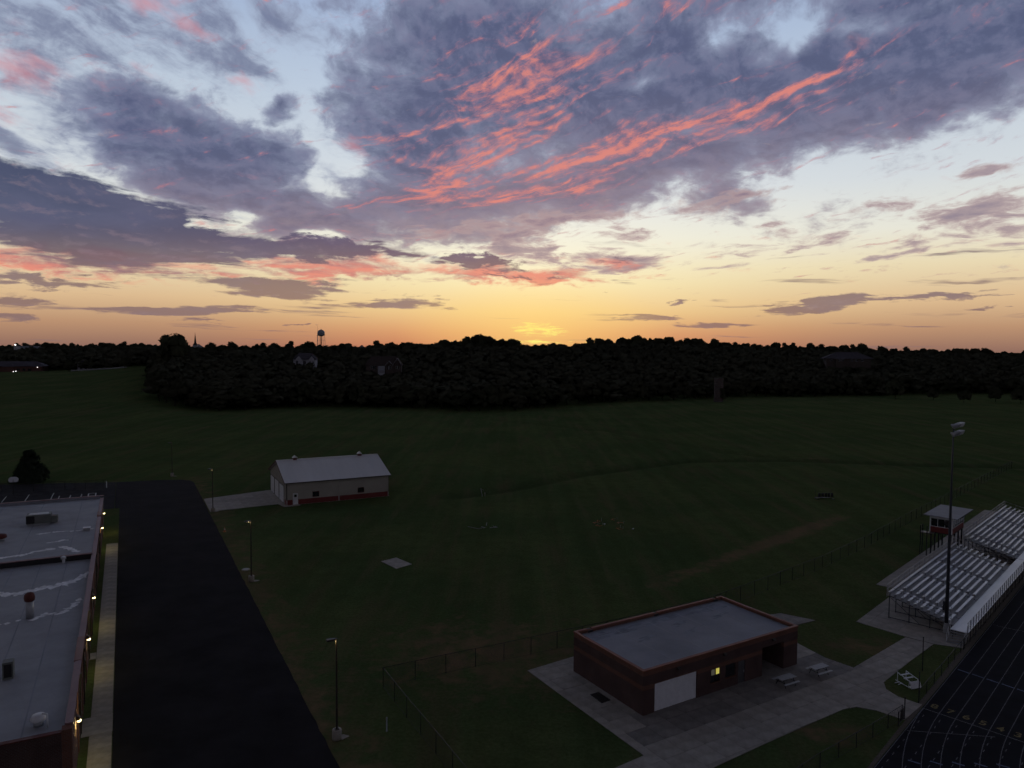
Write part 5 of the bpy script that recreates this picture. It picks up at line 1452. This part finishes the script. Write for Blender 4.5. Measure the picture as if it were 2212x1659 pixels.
# the rest of the wood between edge and skyline reads as one mass
PRO = [crown_pts(14, 6.0, 0.5, 10, 34, 0.85, skirt=True) for _ in range(6)]
chunks = []
for n in range(5200):
    k = rt.uniform(-0.74, 0.74); e = table(k, EDGE)
    y = e + 5 + (RIDGE_D + 60) * rt.random() ** 0.8
    x = k * y; zt_ = terrain(x, y); h = rt.uniform(8, 14)
    lim = skyline_z(k, y) - 1.0
    if zt_ + h > lim: h = lim - zt_
    if h < 4 or too_high(x, y, zt_ + h): continue
    if rt.random() > 0.5 + 0.5 * (y / 800): continue
    p = PRO[rt.randrange(6)]; a = rt.uniform(0, 6.28); s = rt.uniform(1.0, 1.7)
    ca, sa = math.cos(a), math.sin(a)
    q = np.empty_like(p)
    q[:, 0] = (p[:, 0] * ca - p[:, 1] * sa) * s + x; q[:, 1] = (p[:, 0] * sa + p[:, 1] * ca) * s + y; q[:, 2] = p[:, 2] * h / 14 + zt_ - 0.3
    q[:, 3] = p[:, 3] * ca - p[:, 4] * sa; q[:, 4] = p[:, 3] * sa + p[:, 4] * ca; q[:, 5] = p[:, 5]
    chunks.append(q)
wood = link('distant_wood', quads_mesh('distant_wood', np.concatenate(chunks), leaf_normals(mat('wood_leaves', (0.080, 0.080, 0.054), 0.8, 0, 0.06, rgb2=(0.064, 0.066, 0.046), spec=0.0))))  # leaf colour lifted in place of distance haze
tag(wood, 'dark mass of woodland rising behind the field', 'wood', kind='stuff')
print('trees', cnt, 'wood crowns', len(chunks))

# single trees one can pick out
bx_, by_ = -0.466 * 480, 480
tree('broad_tree', WIDE, bx_, by_, 1.55, (38.0 - terrain(bx_, by_)) / 14, 'tallest broad tree breaking the skyline at the left end of the wood')
tree('lone_tree', WIDE, 0.482 * 700, 700, 0.75, (37.2 - terrain(0.482 * 700, 700)) / 14, 'single round tree standing above the skyline right of centre')
tree('conifer', CONE, -105.7, 158.0, 1.0, 1.0, 'dark conical evergreen behind the basketball hoop')
for (x, y), s, lb in (((239.9, 452), 1.75, 'large bushy young tree at the left end of the row on the right'), ((259.4, 445), 0.95, 'second young tree from the left in the row on the right'), ((264.6, 423), 1.05, 'middle young tree of the row on the right'),
                      ((289.1, 432), 1.2, 'fourth young tree from the left in the row on the right'), ((294.2, 418), 1.3, 'rightmost young tree of the row, cut by the frame')):
    tree('young_tree', LOLLY, x, y, s, s * 1.05, lb, 'tree', 'young trees in a row beyond the field')
for (kx, y), s, lb in (((-0.612, 600), 1.5, 'dark round tree beside the long low building at far left'), ((-0.585, 605), 1.3, 'dark tree in front of the pale house at far left'), ((-0.535, 575), 1.4, 'dark tree on the rise left of the wood')):
    tree('round_tree', LOLLY, kx * y, y, s, s, lb, 'tree', 'scattered trees at far left')

# ------------------------------------------------------------------ ruined silo with creeper
sx_, sy_ = 118.7, 415.5
silo = thing('old_silo', (sx_, sy_, terrain(sx_, sy_)), 0, 'old roofless stone silo standing at the edge of the field', 'silo')
mb = MB(); n = 28
for r_, zz in ((2.6, 13.8), (2.6, -0.3)): pass
mb.lathe([(2.62, -0.3), (2.58, 13.7)], n); mb.f = mb.f[:n]
mb.build('shell', M['stone'], silo)
mb = MB(); mb.lathe([(2.30, 13.7), (2.30, 4.0)], n); mb.f = mb.f[:n]; mb.build('inner_shell', M['stone'], silo)
mb = MB(); mb.lathe([(2.58, 13.7), (2.58, 13.85), (2.30, 13.85), (2.30, 13.7)], n); mb.f = mb.f[:3 * n]; mb.build('rim', M['stone'], silo)
for z in range(1, 14):
    mb = MB(); mb.lathe([(2.63, z), (2.67, z + 0.03), (2.67, z + 0.10), (2.63, z + 0.13)], n); mb.f = mb.f[:3 * n]; mb.build('hoop', M['rust'], silo)
vp = crown_pts(9.5, 1.9, 0.2, 26, 90, 0.32, skirt=True); vp[:, 0] = vp[:, 0] * 0.8 + 1.6; vp[:, 1] = vp[:, 1] * 0.7 - 2.6
cr = thing('creeper', (sx_, sy_, terrain(sx_, sy_)), 0, 'leafy creeper growing up the front of the old silo', 'creeper')
link('foliage', quads_mesh('foliage', vp, M['leaf_a']), cr); MB().tube((1.6, -2.8, 0), (1.7, -2.7, 7), 0.12, 0.05, 6).build('stem', M['bark'], cr)

# ------------------------------------------------------------------ far houses
def hip(mb, x0, x1, y0, y1, z, h, inset):
    ym = (y0 + y1) / 2
    return mb.add([(x0, y0, z), (x1, y0, z), (x1, y1, z), (x0, y1, z), (x0 + inset, ym, z + h), (x1 - inset, ym, z + h)], [(0, 1, 5, 4), (1, 2, 5), (2, 3, 4, 5), (3, 0, 4), (0, 3, 2, 1)])


def gable_front(mb, x0, x1, y0, y1, z, h):
    """roof whose gable faces the camera (ridge runs away)"""
    xm = (x0 + x1) / 2
    return mb.add([(x0, y0, z), (x1, y0, z), (xm, y0, z + h), (x0, y1, z), (x1, y1, z), (xm, y1, z + h)], [(0, 1, 2), (3, 5, 4), (0, 2, 5, 3), (1, 4, 5, 2), (0, 3, 4, 1)])


def window(t, x0, x1, z0, z1, y, panes=2, frame_m=None):
    w_ = MB().box(x0, x1, y - 0.06, y, z0, z1).build('window', frame_m or M['house_white'], t)
    s = (x1 - x0) / panes
    for i in range(panes): MB().box(x0 + i * s + 0.08, x0 + (i + 1) * s - 0.08, y - 0.08, y - 0.06, z0 + 0.08, z1 - 0.08).build('pane', M['glass'], w_)
    return w_


def far_thing(name, k, y, z, label, cat='house', group=None):
    return thing(name, (k * y, y, z), math.atan2(-k * 0.5, 1.0), label, cat, group)


# white two storey house among the trees
h = far_thing('white_house', -0.2865, 478, 30 - 0.031 * 478, 'white two storey house with twin front gables among dark trees')
MB().box(-7.2, 7.2, 0, 9, -3, 6.4).build('wall', M['house_white'], h)
hip(MB(), -7.7, 7.7, -0.5, 9.5, 6.4, 4.2, 3.5).build('roof', M['shingle_grey'], h)
for x0, x1 in ((-6.0, -0.9), (2.6, 7.0)):
    MB().box(x0, x1, -1.6, -0.02, -3, 6.2).build('wing', M['house_white'], h)
    r_ = gable_front(MB(), x0 - 0.4, x1 + 0.4, -2.0, 4.0, 6.2, 3.1).build('gable_roof', M['shingle_grey'], h)
    gable_front(MB(), x0 + 0.1, x1 - 0.1, -2.08, -2.01, 6.1, 2.6).build('gable', M['house_white'], r_)
for x0, x1, z0, z1 in ((-5.4, -3.9, 3.6, 5.6), (-5.2, -3.2, 0.2, 2.4), (3.2, 4.4, 3.4, 5.2), (5.2, 6.2, 3.4, 5.2)): window(h, x0, x1, z0, z1, -1.6)
d_ = MB().box(-2.6, 0.6, -2.6, -1.62, 2.5, 2.8).build('balcony', M['house_white'], h)
for x in (-2.5, -1.0, 0.5): MB().box(x - 0.07, x + 0.07, -2.6, -2.46, -1.5, 6.0).build('post', M['house_white'], d_)
MB().box(-2.6, 0.6, -2.6, -2.52, 3.4, 3.5).build('rail', M['house_white'], d_)
for z0 in (0.2, 3.0): MB().box(-0.85, 0.9, -0.06, -0.02, z0, z0 + 2.3).build('dark_opening', M['dark'], h)
MB().box(-6.0, -1.5, -3.5, -1.62, -3.0, -1.4).build('terrace', M['house_white'], h)

# brown roofed house lower down
h = far_thing('brown_house', -0.1775, 436, 30 - 0.0325 * 436, 'brown roofed house with small white gable and deck among trees')
MB().box(-10.5, 10.5, 0, 10, -4, 3.4).build('wall', M['house_dark'], h)
hip(MB(), -11.2, 11.2, -0.6, 10.6, 3.4, 5.2, 3.4).build('roof', M['shingle'], h)
for x0, x1, y0 in ((1.2, 5.6, -1.2), (5.9, 10.6, -0.6)):
    MB().box(x0, x1, y0, -0.02, -4, 3.3).build('wing', M['house_dark'], h)
    r_ = gable_front(MB(), x0 - 0.4, x1 + 0.4, y0 - 0.4, 5, 3.3, 2.6 if x0 < 5 else 4.6).build('gable_roof', M['shingle'], h)
    xm = (x0 + x1) / 2; hh = 2.6 if x0 < 5 else 4.6
    for s_ in (-1, 1):
        MB().add([(xm, y0 - 0.46, 3.3 + hh), (xm + s_ * (x1 - x0 + 0.8) / 2, y0 - 0.46, 3.3), (xm + s_ * (x1 - x0 + 0.8) / 2, y0 - 0.46, 3.05), (xm, y0 - 0.46, 3.3 + hh - 0.3)], [(0, 1, 2, 3)]).build('rake_board', M['house_white'], r_)
window(h, 2.2, 4.6, 0.9, 2.9, -1.2, 3); window(h, 7.4, 9.4, 1.0, 2.8, -0.6); window(h, -7.6, -4.6, 1.2, 2.8, 0.0, 3)
d_ = MB().box(-3.2, 0.8, -1.8, -0.02, -0.6, -0.3).build('deck', M['house_white'], h)
for x in (-3.1, 0.7): MB().box(x - 0.1, x + 0.1, -1.8, -1.6, -4, 3.2).build('post', M['house_white'], d_)
MB().box(-3.2, 0.8, -1.8, -1.72, 0.4, 0.5).build('rail', M['house_white'], d_)
MB().box(-3.0, 0.6, -0.08, -0.02, 0.0, 2.9).build('patio_door', M['house_white'], d_) if False else MB().box(-3.0, 0.6, -0.08, -0.03, 0.0, 2.9).build('patio_door', M['tank'], h)
MB().box(-3.1, 0.7, -1.75, -1.66, -3.6, -0.9).build('skirt', M['house_white'], d_)

# long hip roofed house on the right
h = far_thing('hip_roof_house', 0.464, 566, 30 - 0.0155 * 566, 'wide dark house with hipped roof half hidden in the wood at right')
MB().box(-16, 16, 0, 12, -5, 2.4).build('wall', M['house_dark'], h)
hip(MB(), -18.5, 18.5, -0.8, 12.8, 2.4, 5.0, 11).build('roof', M['shingle_grey'], h)
MB().box(-9.5, -3, -2.5, -0.02, -5, 2.3).build('wing', M['house_dark'], h)
hip(MB(), -10, -2.5, -3.0, 6, 2.3, 2.6, 3.2).build('wing_roof', M['shingle_grey'], h)
for x in (-13.5, -8, -5.5, 1.5, 5, 9): window(h, x, x + 1.8, 0.2, 1.9, -2.5 if -9.5 < x < -3 else 0.0)

# long low building at the far left with lit lamps
h = far_thing('long_low_building', -0.678, 612, terrain(-0.678 * 612, 612) - 0.5, 'long low brick building with two gables and small lit lamps at far left', 'building')
MB().box(-24, 17, 0, 14, 0, 5.0).build('wall', M['house_brick'], h)
hip(MB(), -25, 18, -1, 15, 5.0, 4.0, 8).build('roof', M['shingle_grey'], h)
for x0, x1 in ((-12, -5), (9, 16)):
    MB().box(x0, x1, -2, -0.02, 0, 4.8).build('wing', M['house_brick'], h); hip(MB(), x0 - 0.5, x1 + 0.5, -2.6, 7, 4.8, 2.6, 3).build('wing_roof', M['shingle_grey'], h)
for x in (-18, -3, 1, 5): window(h, x, x + 2.2, 1.0, 3.0, 0.0, 2, M['dark'])
for x, y, z in ((12.5, -2.3, 4.2), (-4.0, -6.0, 0.6), (-2.2, -5.8, 1.0)):
    MB().lathe([(0.05, z - 0.28), (0.26, z - 0.1), (0.26, z + 0.1), (0.05, z + 0.28)], 8, (x, y)).build('lamp', M['far_lamp'], h, True)
    MB().tube((x, y + 0.2, 0), (x, y + 0.2, z), 0.05, n=5).build('lamp_stem', M['dark'], h)
h = far_thing('pale_house', -0.592, 620, terrain(-0.592 * 620, 620) - 0.5, 'pale gabled house end showing between trees at far left')
MB().box(-4.5, 4.5, 0, 10, 0, 5.2).build('wall', M['house_white'], h); gable_front(MB(), -5, 5, -0.5, 10.5, 5.2, 3.6).build('roof', M['shingle_grey'], h); window(h, -2.5, -0.8, 1.2, 3.2, 0.0); window(h, 0.9, 2.6, 1.2, 3.2, 0.0)
h = thing('white_fence', (-0.585 * 596, 596, 0), 0, 'long low white fence at the top of the field far left', 'fence')
wx0 = -0.585 * 596
for i in range(24):
    x = -14 + i * 1.9; z = terrain(wx0 + x, 596)
    MB().box(x - 0.08, x + 0.08, 0, 0.16, z - 0.3, z + 1.35).build('post', M['house_white'], h)
    z2 = terrain(wx0 + x + 1.9, 596)
    for a in (0.45, 0.85, 1.2):
        MB().add([(x, -0.02, z + a - 0.12), (x + 1.9, -0.02, z2 + a - 0.12), (x + 1.9, -0.02, z2 + a + 0.12), (x, -0.02, z + a + 0.12), (x, 0.02, z + a - 0.12), (x + 1.9, 0.02, z2 + a - 0.12), (x + 1.9, 0.02, z2 + a + 0.12), (x, 0.02, z + a + 0.12)],
                 [(0, 1, 2, 3), (7, 6, 5, 4), (0, 4, 5, 1), (1, 5, 6, 2), (2, 6, 7, 3), (3, 7, 4, 0)]).build('rail', M['house_white'], h)
# building with a bright lamp on the left skyline
h = far_thing('hilltop_building', -0.672, 830, 24.0, 'pale building with a bright white lamp on the far left skyline', 'building')
MB().box(-11, 13, 0, 10, -8, 4.6).build('wall', M['tank'], h); MB().box(-11.5, 13.5, -0.4, 10.4, 4.6, 5.0).build('roof', M['shingle_grey'], h)
for x in (-4, 0, 4, 8): window(h, x, x + 2, 1, 3, 0.0, 2, M['dark'])
MB().lathe([(0.1, 5.2), (0.75, 5.5), (0.75, 6.1), (0.1, 6.5)], 10, (-9, -1.2)).build('lamp', M['far_lamp'], h, True); MB().tube((-9, -1.2, -8), (-9, -1.2, 5.2), 0.12, n=6).build('lamp_pole', M['dark'], h)
# white gable glimpsed under the skyline
h = far_thing('white_gable_house', -0.208, 650, 26.2, 'small white gable glimpsed just below the wooded skyline')
MB().box(-3.2, 3.2, 0, 8, -8, 2.4).build('wall', M['house_white'], h); gable_front(MB(), -3.7, 3.7, -0.4, 8.4, 2.4, 3.2).build('roof', M['shingle_grey'], h); gable_front(MB(), -3.1, 3.1, -0.5, -0.42, 2.4, 2.6).build('gable', M['house_white'], h)

# ------------------------------------------------------------------ church spire, water tower, radio mast
h = far_thing('church', -0.437, 800, 24.0, 'pale church with a slim dark spire on the left skyline', 'church')
MB().box(-7, 7, 2, 20, -10, 2.5).build('nave', M['house_brick'], h); gable_front(MB(), -7.6, 7.6, 1.4, 20.6, 2.5, 5.5).build('nave_roof', M['shingle_grey'], h)
MB().box(-2.3, 2.3, -1.5, 3, -10, 7.2).build('tower', M['house_white'], h)
MB().lathe([(2.6, 7.2), (1.2, 9.4), (0.12, 20.0)], 8).build('spire', M['shingle'], h)
MB().tube((0, 0, 19.8), (0, 0, 21.4), 0.08, n=5).build('finial', M['dark'], h)
WY = 1390; wk = -0.2635
wt = thing('water_tower', (wk * WY, WY, 18), 0, 'round water tower on legs rising above the skyline', 'water tower')
wt.scale = (0.86, 0.86, 0.86); wt.location.z = 22
MB().lathe([(0.8, 32.5), (4.5, 33.0), (7.2, 34.6), (8.1, 37.5), (8.1, 40.5), (7.0, 44.0), (4.4, 46.4), (1.4, 47.2)], 28).build('tank', M['tank'], wt, True)
MB().lathe([(1.0, 47.1), (1.0, 48.3), (0.3, 48.8)], 12).build('roof_vent', M['tank'], wt, True)
MB().lathe([(1.35, 0), (1.35, 33)], 16).build('riser', M['rust'], wt, True)
for i in range(6):
    a = math.pi * 2 * i / 6 + 0.26
    MB().tube((9.0 * math.cos(a), 9.0 * math.sin(a), 0), (8.0 * math.cos(a), 8.0 * math.sin(a), 37), 0.42, n=8).build('leg', M['tank'], wt, True)
for zz in (12, 24):
    for i in range(6):
        a, b = math.pi * 2 * i / 6 + 0.26, math.pi * 2 * (i + 1) / 6 + 0.26
        MB().tube((8.7 * math.cos(a), 8.7 * math.sin(a), zz), (8.7 * math.cos(b), 8.7 * math.sin(b), zz), 0.2, n=6).build('strut', M['tank'], wt)
mb = MB()
for i in range(24):
    a, b = 2 * math.pi * i / 24, 2 * math.pi * (i + 1) / 24
    mb.tube((8.5 * math.cos(a), 8.5 * math.sin(a), 38), (8.5 * math.cos(b), 8.5 * math.sin(b), 38), 0.12, n=5)
mb.build('walkway_rail', M['tank'], wt)
rm = thing('radio_mast', (-0.2682 * WY, WY, 18), 0, 'thin radio mast beside the water tower', 'mast')
MB().tube((0, 0, 0), (0, 0, 38), 0.5, 0.3, 6).build('lower_shaft', M['galv'], rm); MB().tube((0, 0, 38), (0, 0, 53), 0.28, 0.12, 6).build('upper_shaft', M['rust'], rm)

# ------------------------------------------------------------------ air: no haze is built; the wood's leaf colour is lifted instead
